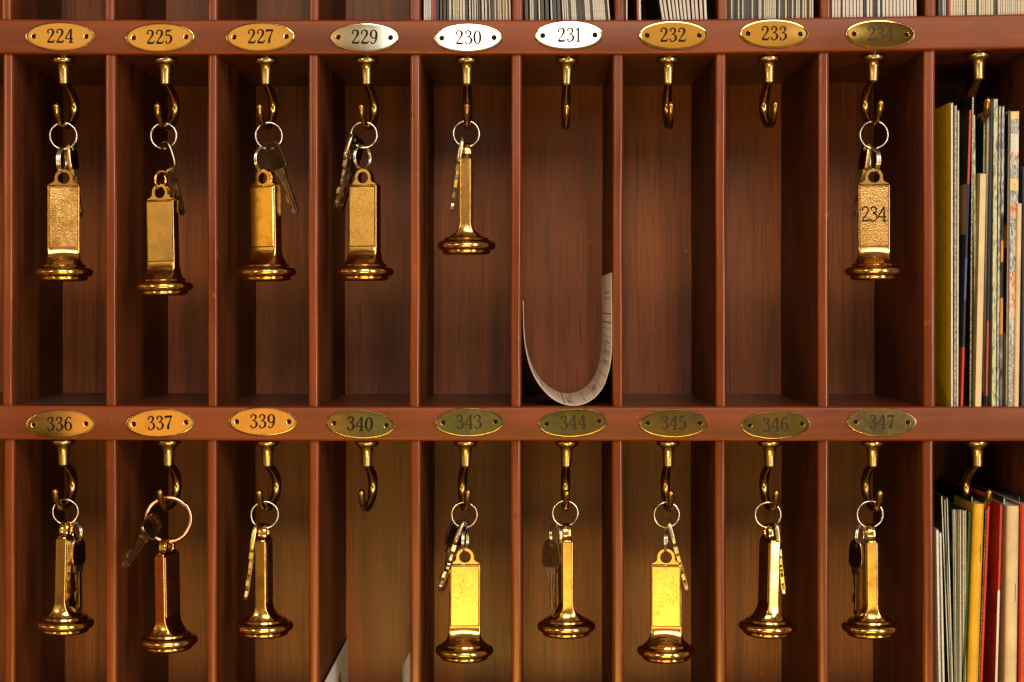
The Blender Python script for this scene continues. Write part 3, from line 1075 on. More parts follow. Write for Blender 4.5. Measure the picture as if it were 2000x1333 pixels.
def key(x, y, x2, y2, roll, lab, d=HOOK_D, d2=None, mat=None):
    """hole at x, y; tip towards x2, y2; roll 0 shows the flat, 90 the edge"""
    mat = mat or M_KEY
    a = P(x, y, d)
    b = P(x2, y2, d if d2 is None else d2)
    zax = (a - b).normalized()
    xax = Vector((1, 0, 0))
    xax = (xax - zax * xax.dot(zax)).normalized()
    yax = zax.cross(xax)
    M3 = Matrix((xax, yax, zax)).transposed() @ Matrix.Rotation(R(roll), 3, 'Z')
    t = thing('key', a, lab, 'key', 'hotel room keys')
    t.rotation_euler = M3.to_euler()
    fresh = mat.name not in KEYM
    for src in key_meshes(mat):
        if fresh:
            src.parent = t
        else:
            c = src.copy()
            COL.objects.link(c)
            c.parent = t
    return t


# ---- hanging sets: what hangs on each hook
def rlab(n, extra=''):
    return f'thin steel split ring on the hook under plate {n}' + extra


def slab(n, look):
    return f'{look} above the fob under plate {n}'


# upper row
ring(124, 266, 26, rlab('224'), yaw=4, tilt=2)
ring(123, 314, 25.0, slab('224', 'small steel ring seen edge-on'), yaw=83, wire=1.7, turns=3, group='small link rings')
fob(124, 349, 17, 'hammered gold face fob under plate 224, facing the viewer', face='pebble')
key(139, 291, 157, 424, 80, 'dark key half hidden behind the hammered fob under plate 224', d=66, d2=70, mat=M_KEYG)

ring(320, 266, 25.5, rlab('225'), yaw=-4)
key(324, 288, 356, 420, -38, 'key with dark head above the verdigris fob under plate 225', d=40, d2=58)
ring(314, 352, 17.5, 'thick brass link in the eye of the greenish fob under plate 225', yaw=62, wire=3.2, mat=M_FOB, turns=1, group='small link rings')
fob(316, 377, -18, 'greenish stained fob hanging lowest in the upper row, under plate 225', lean=-1.2, face='green')

ring(525, 266, 26, rlab('227', ', doubled wire'), yaw=12)
key(533, 290, 577, 416, -20, 'key with broad dark head turned flat under plate 227', d=36, d2=50)
ring(514, 312, 24, slab('227', 'small steel ring half behind the key head'), yaw=58, group='small link rings')
fob(518, 349, -30, 'smooth orange gold fob under plate 227, side face showing', lean=-1.0, face='clean')

ring(711, 264, 25.5, rlab('229'), yaw=2)
key(690, 274, 655, 408, 70, 'front key of the pair hanging left under plate 229', d=36, d2=30)
key(699, 282, 668, 402, 62, 'rear key of the pair, darker, under plate 229', d=58, d2=62)
ring(708, 308, 22.5, slab('229', 'small doubled ring'), yaw=50, group='small link rings')
fob(712, 348, -21, 'scuffed dull gold fob under plate 229 beside two keys', face='worn')

ring(911, 262, 25.5, rlab('230'), yaw=-2)
key(903, 280, 882, 414, 86, 'pale key seen edge-on left of the fob under plate 230', d=38, d2=44)
fob(911, 297, 88, 'fob seen edge-on under plate 230, alone beside its pale key', face='worn')

ring(1707, 264, 27, rlab('234'), yaw=-8)
ring(1706, 314, 25, slab('234', 'small steel ring seen edge-on'), yaw=-80, wire=1.7, turns=3, group='small link rings')
fob(1707, 347, -10, 'hammered gold fob stamped 234, far right of the upper row', face='pebble', num='234')
key(1692, 291, 1671, 420, -78, 'dark key half hidden behind the fob stamped 234', d=68, d2=72, mat=M_KEYG)

# lower row
ring(128, 1000, 24.5, rlab('336'), yaw=3)
ring(149, 1040, 19, 'small steel ring between main ring and key under plate 336', yaw=-50, group='small link rings')
fob(130, 1034, 86, 'edge-on fob under plate 336, key at its right', lean=1.2, face='worn')
key(152, 1062, 153, 1192, 62, 'key hanging straight down right of the fob under plate 336', d=52)

ring(329, 1015, 43.5, 'large flat copper-pink ring on the hook under plate 337', yaw=5, wire=4.6, mat=M_COPPER, turns=1, d=HOOK_D)
key(304, 1018, 241, 1106, 58, 'dark key swung out to the left on the large ring under plate 337', d=34, d2=-75)
fob(326, 1068, 72, 'dark fob under the large ring below plate 337, turned sideways', lean=-1.0, face='worn')

ring(517, 1006, 26.5, rlab('339', ', doubled wire'), yaw=10)
key(500, 1036, 482, 1158, 87, 'yellow key seen edge-on left of the fob under plate 339', d=38, d2=36, mat=M_KEYG)
fob(515, 1040, 86, 'edge-on fob under plate 339, yellow key at its left', lean=-0.4, face='worn')

ring(907, 1006, 25, rlab('343'), yaw=-3)
key(907, 1026, 858, 1156, 72, 'front key of the pair slanting left under plate 343', d=36, d2=22)
key(894, 1028, 862, 1150, 25, 'rear key with dark head of the pair under plate 343', d=56, d2=60)
ring(909, 1055, 23, slab('343', 'small steel ring seen edge-on'), yaw=78, wire=1.7, group='small link rings')
fob(908, 1087, 4, 'shiny yellow fob facing the viewer under plate 343, keys at left', face='worn', lean=0.3)

ring(1104, 1003, 25, rlab('344'), yaw=2)
ring(1085, 1046, 20, 'small steel ring above the flat key under plate 344', yaw=-62, group='small link rings')
fob(1105, 1040, -84, 'edge-on fob under plate 344, flat dark key at its left', lean=-0.3, face='worn')
key(1077, 1066, 1078, 1200, -24, 'key turned flat with dark head under plate 344', d=44)

ring(1302, 1006, 25, rlab('345'), yaw=4)
ring(1301, 1056, 23, slab('345', 'small dark ring seen edge-on'), yaw=80, wire=1.7, group='small link rings')
fob(1301, 1088, -5, 'shiny yellow fob facing the viewer under plate 345, key at right', face='worn')
key(1308, 1026, 1343, 1156, 84, 'pale key slanting right across the fob under plate 345', d=26, d2=24)

ring(1500, 1006, 25, rlab('346'), yaw=-4)
fob(1504, 1040, -78, 'half dark fob under plate 346, silvery key at its right', lean=1.4, face='worn')
key(1517, 1030, 1531, 1160, 84, 'silvery key seen edge-on right of the fob under plate 346', d=38, d2=44)

ring(1699, 1005, 26, rlab('347'), yaw=4)
ring(1681, 1045, 19, 'small steel ring above the key under plate 347', yaw=52, group='small link rings')
fob(1699, 1041, 87, 'edge-on fob at far right of the lower row, under plate 347', lean=-0.5, face='worn')
key(1673, 1066, 1672, 1202, -58, 'key with dark head left of the fob under plate 347', d=48)

# ------------------------------------------------------------------ brochures packed in the top row
E_WHITE = page_edge('edge_white', (0.74, 0.77, 0.82), (0.36, 0.38, 0.42))
E_CREAM = page_edge('edge_cream', (0.72, 0.66, 0.53), (0.38, 0.34, 0.26))
E_PINK = page_edge('edge_pinkish', (0.72, 0.67, 0.70), (0.38, 0.35, 0.38))
E_GREY = page_edge('edge_grey', (0.13, 0.135, 0.15), (0.015, 0.015, 0.018))
K_DARK = printed('cover_dark', [(0.45, (0.012, 0.012, 0.014)), (0.58, (0.05, 0.05, 0.055)), (0.68, (0.35, 0.34, 0.32))], (500, 500, 300), 0.3)
K_BLUE = printed('cover_blue_grey', [(0.42, (0.02, 0.03, 0.045)), (0.55, (0.10, 0.14, 0.18)), (0.66, (0.38, 0.40, 0.40))], (400, 400, 220), 0.3)
K_RED = flat('cover_red', (0.42, 0.035, 0.02), 0.35)
K_PURPLE = flat('cover_purple', (0.13, 0.03, 0.15), 0.35)
K_LILAC = flat('cover_lilac', (0.36, 0.38, 0.50), 0.4)
card_cache = {}


def card_mesh(th, edge, cover):
    k = (th, edge.name, cover.name)
    if k not in card_cache:
        bm = bmesh.new()
        fs = box(bm, -th / 2, th / 2, 0, 300, 0, 420)
        for f in fs:
            f.material_index = 0
        # covers: the two broad faces
        fs[0].material_index = 1
        fs[1].material_index = 1
        me = bpy.data.meshes.new('brochure')
        bmesh.ops.recalc_face_normals(bm, faces=bm.faces)
        bm.to_mesh(me)
        bm.free()
        me.materials.append(edge)
        me.materials.append(cover)
        card_cache[k] = me
    return card_cache[k]


def card(x, d, th, edge, cover, lean, lab, grp):
    o = bpy.data.objects.new('brochure', card_mesh(th, edge, cover))
    COL.objects.link(o)
    z = Q(0, 38.5 - 0.3 + warp(x, 1)).z + abs(math.sin(R(lean))) * th / 2 * U
    o.location = (P(x, 0, d).x, d * U, z)
    o.rotation_euler = (0, R(lean), 0)
    return tag(o, lab, 'brochure', grp)


rb = random.Random(11)
LOOKN = {'edge_white': 'white', 'edge_cream': 'cream', 'edge_pinkish': 'pinkish white', 'edge_grey': 'grey', 'cover_red': 'red', 'cover_purple': 'purple',
         'cover_lilac': 'lilac'}


PACKW = {'230': 'in the mixed stack above the shining plate 230', '231': 'in the black-covered stack above plate 231', '232': 'in the slanting stack above plate 232',
         '233': 'in the blue-grey stack above plate 233', '234': 'in the evenly pale stack above plate 234', None: 'in the cream stack at the top right corner'}


def pack(x0, x1, plate, recipe, lean0=0, lean1=0, lim=40):
    """recipe(t) gives (edge, cover, thickness, gap, depth)"""
    x = x0
    n = 0
    while x < x1 and n < lim:
        t = (x - x0) / (x1 - x0)
        e, c, th, gap, d = recipe(t)
        if x + th > x1 + 1:
            break
        card(x + th / 2, d, th, e, c, lean0 + (lean1 - lean0) * t, f'thin {LOOKN[e.name]}-edged brochure {PACKW[plate]}',
             f'brochures above plate {plate}' if plate else 'brochures at the top right corner')
        x += th + gap
        n += 1


def rc5(t):
    if t < 0.03:
        return E_WHITE, K_DARK, 3, 1, 16
    if t < 0.07:
        return K_LILAC, K_LILAC, 6, 1, 17
    if t < 0.10:
        return K_RED, K_RED, 3, 0.4, 18
    if t < 0.14:
        return K_PURPLE, K_PURPLE, 5, 1, 17
    if t > 0.78:
        return rb.choice([E_CREAM, E_CREAM, E_GREY]), K_DARK, rb.uniform(1.8, 3.0).__round__(1), rb.uniform(0.3, 1.2), rb.uniform(14, 24)
    return rb.choice([E_WHITE, E_CREAM, E_WHITE, E_GREY]), K_DARK, rb.choice([2.2, 3.0, 4.2]), rb.uniform(1.0, 3.2), rb.uniform(14, 26)


def rc6(t):
    if t < 0.48:
        return (E_WHITE, K_DARK, 2.6, rb.uniform(1.5, 2.2), 15) if rb.random() < 0.5 else (E_GREY, K_DARK, 6.0, rb.uniform(2, 4.5), rb.uniform(18, 26))
    return (E_WHITE, K_DARK, 2.6, 0.8, 15) if rb.random() < 0.55 else (E_GREY, K_DARK, 4.6, 1.0, rb.uniform(18, 24))


def rc7(t):
    return rb.choice([(E_PINK, K_DARK, 4.6, 2.2, 16), (E_WHITE, K_DARK, 4.6, 2.6, 15), (E_PINK, K_DARK, 5.2, 3.2, 18)])


def rc8(t):
    if t < 0.38:
        return (E_WHITE, K_BLUE, 2.2, 0.8, 15) if rb.random() < 0.5 else (E_GREY, K_BLUE, 4.2, 1.0, rb.uniform(18, 24))
    return rb.choice([(E_CREAM, K_BLUE, 3.0, 1.6, 16), (E_GREY, K_BLUE, 3.6, 0.8, 20), (E_WHITE, K_BLUE, 2.4, 1.2, 15)])


def rc9(t):
    return rb.choice([(E_PINK, K_DARK, 5.6, 1.8, 15), (E_PINK, K_DARK, 4.6, 1.4, 16), (E_WHITE, K_DARK, 4.6, 1.8, 16), (E_GREY, K_DARK, 2.2, 0.8, 20)])


def rc10(t):
    if 0.095 < t < 0.125:
        return K_RED, K_RED, 3.0, 0.8, 15
    if t < 0.1:
        return rb.choice([(E_WHITE, K_BLUE, 2.0, 1.6, 16), (E_GREY, K_BLUE, 3.4, 0.8, 20)])
    return rb.choice([(E_CREAM, K_BLUE, 3.6, 0.8, 16), (E_CREAM, K_BLUE, 4.6, 1.0, 16), (E_GREY, K_BLUE, 3.2, 0.8, 20), (E_WHITE, K_DARK, 2.4, 1.2, 16)])


pack(828, 997, '230', rc5, 0, -2)
pack(1026, 1196, '231', rc6, -1, -5)
card(1224, 15, 2.4, E_WHITE, K_DARK, 0, 'single white-edged black brochure at left in the slot above plate 232', 'brochures above plate 232')
card(1250, 15, 4.0, E_WHITE, K_DARK, -1, 'second black brochure with white edge in the slot above plate 232', 'brochures above plate 232')
card(1246, 20, 3.0, K_RED, K_RED, -1, 'thin reddish brochure beside a black one above plate 232', 'brochures above plate 232')
pack(1294, 1386, '232', rc7, -9, -2)
pack(1423, 1590, '233', rc8)
pack(1625, 1790, '234', rc9, 0, -0.6)
pack(1833, 2008, None, rc10)

# ------------------------------------------------------------------ curled bill in the slot of 231
PAPER = flat('bill_paper', (0.88, 0.77, 0.70), 0.6)
PRINT = flat('bill_print', (0.055, 0.05, 0.055), 0.6)
FAINT = flat('bill_faint_print', (0.17, 0.14, 0.16), 0.6)
d_f, d_b = 14.0, 486.0
curve = [(1022, 588), (1022.5, 620), (1024, 655), (1029, 692), (1040, 728), (1057, 757), (1080, 780), (1108, 792.3), (1136, 791.5), (1160, 779),
         (1178, 757), (1189, 727), (1194.5, 695), (1195.5, 660), (1195.5, 620), (1194.8, 575), (1194.2, 533)]
cpts = spline(curve, 60)
seglen = [0]
for a, b in zip(cpts, cpts[1:]):
    seglen.append(seglen[-1] + math.hypot(b[0] - a[0], b[1] - a[1]))
TOT = seglen[-1]
NS, ND = 460, 40
samp = []
j = 0
for k in range(NS + 1):
    s = TOT * k / NS
    while j < len(seglen) - 2 and seglen[j + 1] < s:
        j += 1
    f = (s - seglen[j]) / max(seglen[j + 1] - seglen[j], 1e-6)
    samp.append((cpts[j][0] + (cpts[j + 1][0] - cpts[j][0]) * f, cpts[j][1] + (cpts[j + 1][1] - cpts[j][1]) * f))
bill0 = Q(1108, 793, d_f)
bm = bmesh.new()
grid = []
for k, (x, y) in enumerate(samp):
    row_ = []
    for q in range(ND + 1):
        d = d_f + (d_b - d_f) * q / ND
        row_.append(bm.verts.new(Q(x, y - 0.2 - max(0, (y - 760)) * 0.0, d) - bill0))
    grid.append(row_)
heavy = {150, 151, 196, 197, 391, 392, 376, 377}
lines = {212, 232, 250, 268, 286, 303, 320, 336, 352, 366}
rp = random.Random(5)
for k in range(NS):
    for q in range(ND):
        f = bm.faces.new((grid[k][q], grid[k][q + 1], grid[k + 1][q + 1], grid[k + 1][q]))
        mi = 0
        if k in heavy and 1 < q < ND - 1:
            mi = 1
        elif k in lines and 1 < q < ND - 2:
            mi = 2
        elif (202 < k < 210 or 252 < k < 262 or 322 < k < 330 or 339 < k < 345 or 305 < k < 312 or 415 < k < 421 or 425 < k < 430) and 5 < q < 26 and rp.random() < 0.55:
            mi = 2
        elif (60 < k < 95 or 120 < k < 140) and 12 < q < 22 and rp.random() < 0.45:
            mi = 2
        f.material_index = mi
bill = mesh_obj('curled_bill', bm, [PAPER, PRINT, FAINT], None, angle=80)
bill.location = bill0
sol = bill.modifiers.new('thickness', 'SOLIDIFY')
sol.thickness = 0.5 * U
sol.offset = 1
tag(bill, 'printed white bill curled into a U in the slot under plate 231', 'bill')

# letters standing in the slot of 340
LET = flat('letter_paper', (0.90, 0.88, 0.86), 0.6)
lt = thing('letter', Q(628, 1545, 260), 'white letter leaning on the left side of the slot under plate 340', 'letter', 'letters in the slot under plate 340')
bm = bmesh.new()
box(bm, 0, 1.4, -235, 232, 0, 1545 - 1343)
mesh_obj('sheet', bm, LET, lt, smooth=False)
text_obj('NGEL', 22, M_INK, lt, (2.0 * U, (318 - 260) * U, (1545 - 1394) * U), name='lettering', rot=(0, 0, R(90)))
lt = thing('letter', Q(772, 1545, 185), 'white letter tilted against the right side of the slot under plate 340', 'letter', 'letters in the slot under plate 340')
bm = bmesh.new()
for q in (0.0, 1.2):
    bm.faces.new([bm.verts.new(Q(x + q, y, d) - Q(772, 1545, 185)) for x, d, y in ((762, 330, 1545), (798, 40, 1545), (798, 40, 1281), (762, 330, 1373))])
mesh_obj('sheet', bm, LET, lt, smooth=False)

# grey liner lying on the floor of the first slot
bm = bmesh.new()
gx = [[None] * 41 for _ in range(41)]
for a in range(41):
    for b_ in range(41):
        x = 40 + 155 * a / 40
        d = 40 + 300 * b_ / 40
        gx[a][b_] = bm.verts.new(Q(x, 793 - 1.5 - 1.2 * (math.sin(a * 1.57) * 0.5 + 0.5), d) - Q(118, 793, 190))
for a in range(40):
    for b_ in range(40):
        bm.faces.new((gx[a][b_], gx[a + 1][b_], gx[a + 1][b_ + 1], gx[a][b_ + 1]))
mat_o = mesh_obj('liner_mat', bm, flat('liner_grey', (0.06, 0.045, 0.04), 0.35), None, angle=80)
mat_o.location = Q(118, 793, 190)
s2 = mat_o.modifiers.new('thickness', 'SOLIDIFY')
s2.thickness = 0.8 * U
tag(mat_o, 'thin ribbed dark liner on the floor of the slot under plate 224', 'liner')

# ------------------------------------------------------------------ magazines in the right-hand slots
C = {
    'yellow': flat('mag_yellow', (0.88, 0.64, 0.012), 0.38), 'mustard': flat('mag_mustard', (0.62, 0.36, 0.01), 0.38),
    'red': flat('mag_red', (0.48, 0.035, 0.018), 0.32), 'deepred': printed('mag_deep_red', [(0.35, (0.26, 0.025, 0.015)), (0.55, (0.55, 0.05, 0.025)), (0.72, (0.34, 0.14, 0.05))], (30, 30, 18), 0.3),
    'black': flat('mag_black', (0.012, 0.012, 0.013), 0.25), 'navy': flat('mag_navy', (0.018, 0.022, 0.055), 0.28),
    'green': flat('mag_green', (0.012, 0.045, 0.022), 0.25), 'leaf': flat('mag_leaf_green', (0.012, 0.075, 0.018), 0.3),
    'cream': flat('mag_cream', (0.60, 0.49, 0.31), 0.5), 'white': flat('mag_white', (0.66, 0.63, 0.60), 0.5), 'skin': printed('mag_photo_skin', [(0.3, (0.05, 0.03, 0.02)), (0.5, (0.35, 0.20, 0.12)), (0.7, (0.5, 0.33, 0.22))], (40, 40, 22), 0.3),
    'maroon': flat('mag_maroon', (0.05, 0.008, 0.01), 0.3), 'brick': flat('mag_brick', (0.30, 0.045, 0.035), 0.4), 'blue': flat('mag_blue', (0.06, 0.11, 0.24), 0.25),
    'sand': flat('mag_sand', (0.42, 0.37, 0.24), 0.5), 'grey': flat('mag_grey', (0.30, 0.29, 0.28), 0.4),
    'photo': printed('mag_photo_dark', [(0.36, (0.01, 0.012, 0.012)), (0.52, (0.06, 0.06, 0.04)), (0.66, (0.26, 0.22, 0.14))], (45, 45, 30), 0.3),
    'glossy': printed('mag_glossy_grey', [(0.40, (0.03, 0.035, 0.045)), (0.55, (0.20, 0.22, 0.25)), (0.68, (0.5, 0.52, 0.54))], (60, 60, 55), 0.15),
    'orange': flat('mag_orange', (0.55, 0.25, 0.01), 0.3),
    'paper': page_edge('mag_paper', (0.72, 0.75, 0.78), (0.36, 0.38, 0.41)), 'ink': printed('mag_inked_edge', [(0.44, (0.05, 0.05, 0.06)), (0.52, (0.42, 0.45, 0.48)), (0.60, (0.64, 0.68, 0.72))], (2600, 2600, 700), 0.6),
    'inkgreen': printed('mag_edge_green', [(0.36, (0.09, 0.12, 0.09)), (0.46, (0.38, 0.43, 0.28)), (0.60, (0.56, 0.60, 0.42))], (900, 900, 160), 0.6),
    'inkblue': printed('mag_edge_blue', [(0.40, (0.10, 0.12, 0.22)), (0.50, (0.38, 0.40, 0.46)), (0.60, (0.62, 0.60, 0.56))], (1300, 1300, 240), 0.6),
    'inkred': printed('mag_edge_red', [(0.42, (0.45, 0.08, 0.05)), (0.54, (0.62, 0.50, 0.42)), (0.62, (0.66, 0.62, 0.55))], (1300, 1300, 260), 0.6),
    'inkyellow': printed('mag_edge_yellow', [(0.40, (0.55, 0.42, 0.10)), (0.56, (0.66, 0.58, 0.35))], (1300, 1300, 260), 0.6),
    'edgegreen': page_edge('mag_edge_greenish', (0.34, 0.36, 0.24), (0.03, 0.06, 0.05)),
    'edgetan': page_edge('mag_edge_tan', (0.52, 0.42, 0.24), (0.16, 0.11, 0.05)),
}


def bands(spec, z0, z1):
    """spec: colour or list of (upper photo y fraction 0..1 from the top, colour)"""
    if isinstance(spec, str):
        return [(0.0, 1.0, spec)]
    out = []
    for k, (f, c) in enumerate(spec):
        nxt = spec[k + 1][0] if k + 1 < len(spec) else 1.0
        out.append((f, nxt, c))
    return out


def mag(xt, xb, w, top, floor, d0, left, front, lab, cat='magazine', grp=None, deep=400, rnd=False, slope=0, hgt0=None):
    """xt, xb: photo x of the left front corner at the top and at the floor; w width; left/front band specs"""
    k = 1 + d0 / D
    X = lambda v: (v - VX) * k
    Zt, Zb = (VY - top) * k, (VY - floor)
    if hgt0 is not None:
        Zb = (VY - hgt0) * k
    base = Vector((X(xb) * U, d0 * U, Zb * U))
    t = thing('magazine' if cat == 'magazine' else cat.replace(' ', '_'), base, lab, cat, grp)
    H = Zt - Zb
    lean = X(xt) - X(xb)

    def pt(x, d, f, ww=0):          # f: 0 top .. 1 bottom
        z = H * (1 - f)
        return (x + lean * (1 - f), d, z - (slope * d / deep if f < 0.01 else 0))
    bm = bmesh.new()
    names = []

    def mi(c):
        if c not in names:
            names.append(c)
        return names.index(c)
    cov = 1.1 if w > 3.5 else w * 0.3
    # left cover, with a slight belly
    for f0, f1, c in bands(left, 0, 1):
        nn = 6
        for q in range(nn):
            fa, fb = f0 + (f1 - f0) * q / nn, f0 + (f1 - f0) * (q + 1) / nn
            vs = [bm.verts.new(Vector(p) * U) for p in (pt(0, 0, fa), pt(0, 0, fb), pt(0, deep, fb), pt(0, deep, fa))]
            bm.faces.new(vs).material_index = mi(c)
            if isinstance(front, tuple):
                continue
    # right cover
    last = left if isinstance(left, str) else left[-1][1]
    vs = [bm.verts.new(Vector(p) * U) for p in (pt(w, 0, 0), pt(w, deep, 0), pt(w, deep, 1), pt(w, 0, 1))]
    bm.faces.new(vs).material_index = mi(last)
    # cover edges seen from the front
    if rnd:
        for f0, f1, c in bands(front, 0, 1):
            nn, na = 8, 8
            g = []
            for q in range(nn + 1):
                fq = f0 + (f1 - f0) * q / nn
                g.append([bm.verts.new(Vector(pt(w / 2 - w / 2 * math.cos(math.pi * a / na), -min(w * 0.35, 7) * math.sin(math.pi * a / na), fq)) * U) for a in range(na + 1)])
            for q in range(nn):
                for a in range(na):
                    bm.faces.new((g[q][a], g[q][a + 1], g[q + 1][a + 1], g[q + 1][a])).material_index = mi(c)
    bm_pages = bmesh.new()
    pn = []

    def pmi(c):
        if c not in pn:
            pn.append(c)
        return pn.index(c)
    if rnd:
        box_pts = (0.4, w - 0.4, 1.0, deep - 2)
        fr = 'paper'
        spec = [(0.0, 1.0, 'paper')]
    else:
        spec = bands(front, 0, 1)
        box_pts = (cov * 0.5, w - cov * 0.5, 0.0, deep - 2)
    for n_, (f0, f1, c) in enumerate(spec):
        a, b_, da, db = box_pts
        da2 = da - (0.8 if not rnd else 0)
        ring_t = [bm_pages.verts.new(Vector(pt(x, d, max(f0, 0.004))) * U) for x, d in ((a, da2), (b_, da2), (b_, db), (a, db))]
        ring_b = [bm_pages.verts.new(Vector(pt(x, d, f1)) * U) for x, d in ((a, da2), (b_, da2), (b_, db), (a, db))]
        for q in range(4):
            bm_pages.faces.new((ring_t[q], ring_b[q], ring_b[(q + 1) % 4], ring_t[(q + 1) % 4])).material_index = pmi(c)
        if n_ == 0:
            bm_pages.faces.new(ring_t).material_index = pmi('paper')
        if n_ == len(spec) - 1:
            bm_pages.faces.new(ring_b[::-1]).material_index = pmi(c)
    mesh_obj('cover', bm, [C[n] for n in names], t, smooth=rnd, angle=50)
    mesh_obj('pages', bm_pages, [C[n] for n in pn], t, smooth=False)
    return t


GU = 'magazines in the upper right slot'
FL = 796.5 - 2
def um(*a, **k):
    return mag(*a, grp=GU, **k)


FU = 795.4
um(1857, 1857, 4.5, 200, FU, 12, 'yellow', 'paper', 'magazine with plain mustard yellow cover beside the divider, upper right slot', deep=420)
um(1864, 1863, 5.0, 205, FU, 20, [(0, 'grey'), (0.5, 'maroon'), (0.82, 'sand')], 'ink', 'thin grey magazine between the yellow cover and the dark one')
um(1870.5, 1868.5, 3.0, 215, FU, 16, 'white', 'paper', 'thin white booklet right of the grey magazine, upper right slot')
um(1893, 1876, 5.0, 214, FU, 13, [(0, 'black'), (0.25, 'skin'), (0.42, 'navy'), (0.80, 'red')],
   [(0, 'red'), (0.25, 'navy'), (0.50, 'blue'), (0.64, 'navy'), (0.80, 'red')], 'dark photo magazine with red and navy spine, upper right slot')
um(1898.5, 1893, 3.5, 188, FU, 24, 'black', 'ink', 'tallest magazine, black cover, behind the red and navy spine')
um(1899, 1904, 5.5, 222, FU, 30, [(0, 'black'), (0.55, 'sand'), (0.78, 'green')], 'inkgreen', 'magazine with speckled greenish page edge left of the dark green cover')
um(1921, 1914, 3.2, 236, FU, 34, 'green', 'ink', 'magazine with glossy dark green cover behind the cream booklet')
um(1914, 1904, 12.5, 338, FU, 8, 'sand', 'cream', 'shorter thick cream booklet in front of the dark green cover', rnd=False)
um(1928, 1921, 4.5, 216, FU, 26, 'cream', 'paper', 'thin cream booklet left of the navy magazine, upper right slot')
J = um(1935, 1924, 5.0, 195, FU, 14, [(0, 'black'), (0.20, 'navy'), (0.72, 'brick'), (0.965, 'black')], [(0, 'navy'), (0.72, 'brick'), (0.965, 'black')],
       'navy magazine with brick red lower spine, upper right slot')
um(1940.5, 1936.5, 8.5, 192, FU, 18, 'sand', 'inkgreen', 'magazine with pale green speckled edge, right of the navy one')
um(1950.5, 1946, 5.0, 206, FU, 20, 'grey', 'inkblue', 'left of two thin blue-grey speckled magazines, upper right slot')
um(1956.5, 1952, 5.5, 206.5, FU, 16, [(0, 'navy'), (0.55, 'grey')], [(0, 'inkblue'), (0.30, 'glossy'), (0.45, 'orange'), (0.52, 'black'), (0.64, 'orange'), (0.76, 'glossy')],
   'glossy magazine with yellow, black and silver spine, upper right slot')
um(1969, 1964, 3.5, 222, FU, 26, [(0, 'black'), (0.12, 'photo'), (0.22, 'maroon'), (0.30, 'navy'), (0.38, 'orange'), (0.46, 'maroon'), (0.58, 'navy'), (0.75, 'sand')], 'paper',
   'dark magazine with patches of red, yellow and blue, upper right slot')
um(1973.5, 1969, 17.0, 216, FU, 14, 'white',
   [(0, 'inkyellow'), (0.03, 'ink'), (0.08, 'paper'), (0.14, 'inkred'), (0.155, 'inkblue'), (0.20, 'ink'), (0.23, 'inkyellow'), (0.27, 'inkblue'), (0.315, 'inkred'),
    (0.36, 'ink'), (0.40, 'inkblue'), (0.545, 'inkred'), (0.70, 'inkblue'), (0.80, 'ink')],
   'thick white magazine block with coloured bands on its page edges')
um(1986, 1980, 9.5, 398, FU, 10, 'cream', 'cream', 'short cream booklet with rounded spine, far right of the upper slot', rnd=True)
um(1996.5, 1993, 8.0, 325, FU, 16, 'navy', 'navy', 'dark navy folder at the right edge of the upper slot', rnd=True)
text_obj('OS', 9, M_INK, J, (13.4 * U + 0 * U, (18 - 14 - 1.2) * U, (795 - 226) * U), name='lettering')

GL = 'magazines in the lower right slot'
FLW = 1548.9


def lm(xt, xe, w, top, *a, **k):
    """xe: photo x at the picture's lower edge, extended down to the shelf"""
    xb = xt + (xe - xt) * (1549 - top) / (1333.0 - top)
    return mag(xt, xb, w, top, FLW, *a, grp=GL, **k)


lm(1828, 1833, 5.0, 1034, 14, 'white', 'paper', 'crumpled white paper at the left of the lower right slot', cat='paper sheet')
lm(1834.5, 1841, 4.2, 1040, 18, 'white', 'paper', 'second white paper beside the crumpled one, lower right slot', cat='paper sheet')
lm(1838, 1852, 2.4, 968, 26, 'black', 'paper', 'tall dark magazine with white edge at the left, lower right slot')
lm(1843, 1856, 3.6, 975, 22, 'navy', 'edgegreen', 'dark magazine with greenish edge, second from the left group')
lm(1848.5, 1859, 2.4, 972, 20, 'photo', 'paper', 'thin magazine with bright edge left of the photo cover')
xx = 1860.0
for k in range(8):
    e = ['edgegreen', 'paper', 'edgegreen', 'edgetan', 'paper', 'edgetan', 'paper', 'edgetan'][k]
    w_ = [2.6, 2.0, 3.2, 2.2, 2.6, 2.2, 2.4, 2.8][k]
    lm(xx, xx + 3.5 - k * 0.6, w_, 995 + rb.uniform(-1.5, 1.5), 16 + rb.uniform(0, 6), 'photo' if k == 0 else 'black', e, 'thin leaflet in the dense stack left of the dark green cover')
    xx += w_ + 1.05
lm(1891.5, 1879.5, 5.2, 1000, 16, 'leaf', 'leaf', 'magazine with green cover left of the yellow booklet, lower right slot')
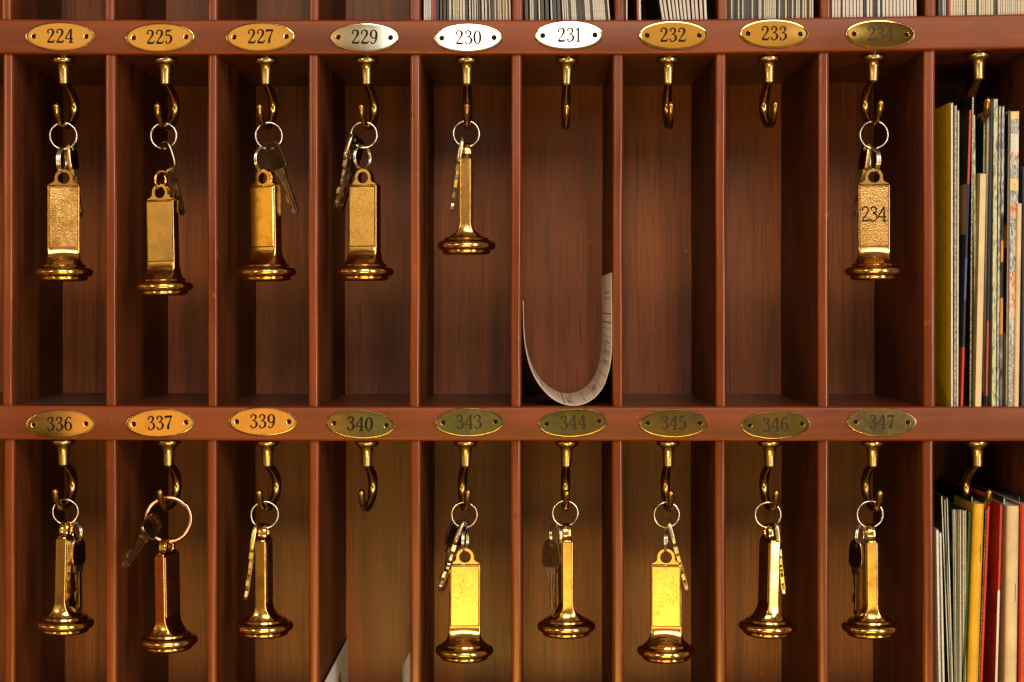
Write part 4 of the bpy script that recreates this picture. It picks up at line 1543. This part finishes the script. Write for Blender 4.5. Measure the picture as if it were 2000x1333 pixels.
MU = lm(1901, 1889, 21.0, 984, 12, 'mustard', 'mustard', 'stapled mustard yellow booklet in the lower right slot', rnd=True, deep=150)
lm(1926, 1911, 2.2, 973, 20, 'black', 'ink', 'black-edged magazine between yellow and red booklets')
lm(1929, 1914, 5.0, 968, 14, 'red', 'red', 'thin bright red magazine right of the yellow booklet', rnd=True)
lm(1953, 1943, 5.2, 985, 12, 'deepred', [(0, 'red'), (0.30, 'white')], 'glossy dark red cover with red and white spine, lower right slot')
lm(1962, 1956, 3.0, 1000, 40, [(0, 'cream'), (0.06, 'red'), (0.20, 'photo'), (0.60, 'red')], 'paper', 'photo magazine with red top behind the cream booklet')
CR = lm(1966, 1961, 24.0, 988, 12, 'cream', 'cream', 'stapled cream booklet between red covers, lower right slot', rnd=True)
lm(1992, 1989, 18.0, 985, 14, 'red', 'red', 'bright red booklet at the right edge of the lower slot', rnd=True)
lm(1897.5, 1885.5, 2.6, 969, 40, 'black', 'ink', 'tall black magazine set back behind the yellow booklet')
lm(1960, 1950, 3.0, 972, 60, 'maroon', 'paper', 'maroon magazine set back behind the red covers')
lm(1990.4, 1986, 1.4, 968, 70, 'black', 'ink', 'black magazine set back behind the cream booklet')

# staples in the two folded booklets
def staple(t, w, top, xt, xb, px, y0, y1, d):
    k = 1 + d / D
    H = (VY - top) * k - (VY - FLW)
    lean = (xt - xb) * k
    a = math.acos(max(-1, min(1, (w / 2 - px) / (w / 2))))
    yy = -min(w * 0.35, 7) * math.sin(a)
    pts = []
    for y, dy in ((y0, 1.0), (y0 + 1.2, -0.7), (y1 - 1.2, -0.7), (y1, 1.0)):
        z = (VY - y) * k - (VY - FLW)
        pts.append((px + lean * z / H, yy + dy, z, 0.55))
    bm = bmesh.new()
    tube(bm, pts, 8)
    mesh_obj('staple', bm, M_HEAD, t)


def foot(xt, xe, top):
    return xt + (xe - xt) * (1549 - top) / (1333.0 - top)


staple(MU, 21, 984, 1901, foot(1901, 1889, 984), 15, 1063, 1098, 12)
staple(CR, 24, 988, 1966, foot(1966, 1961, 988), 17.5, 1139, 1174, 12)
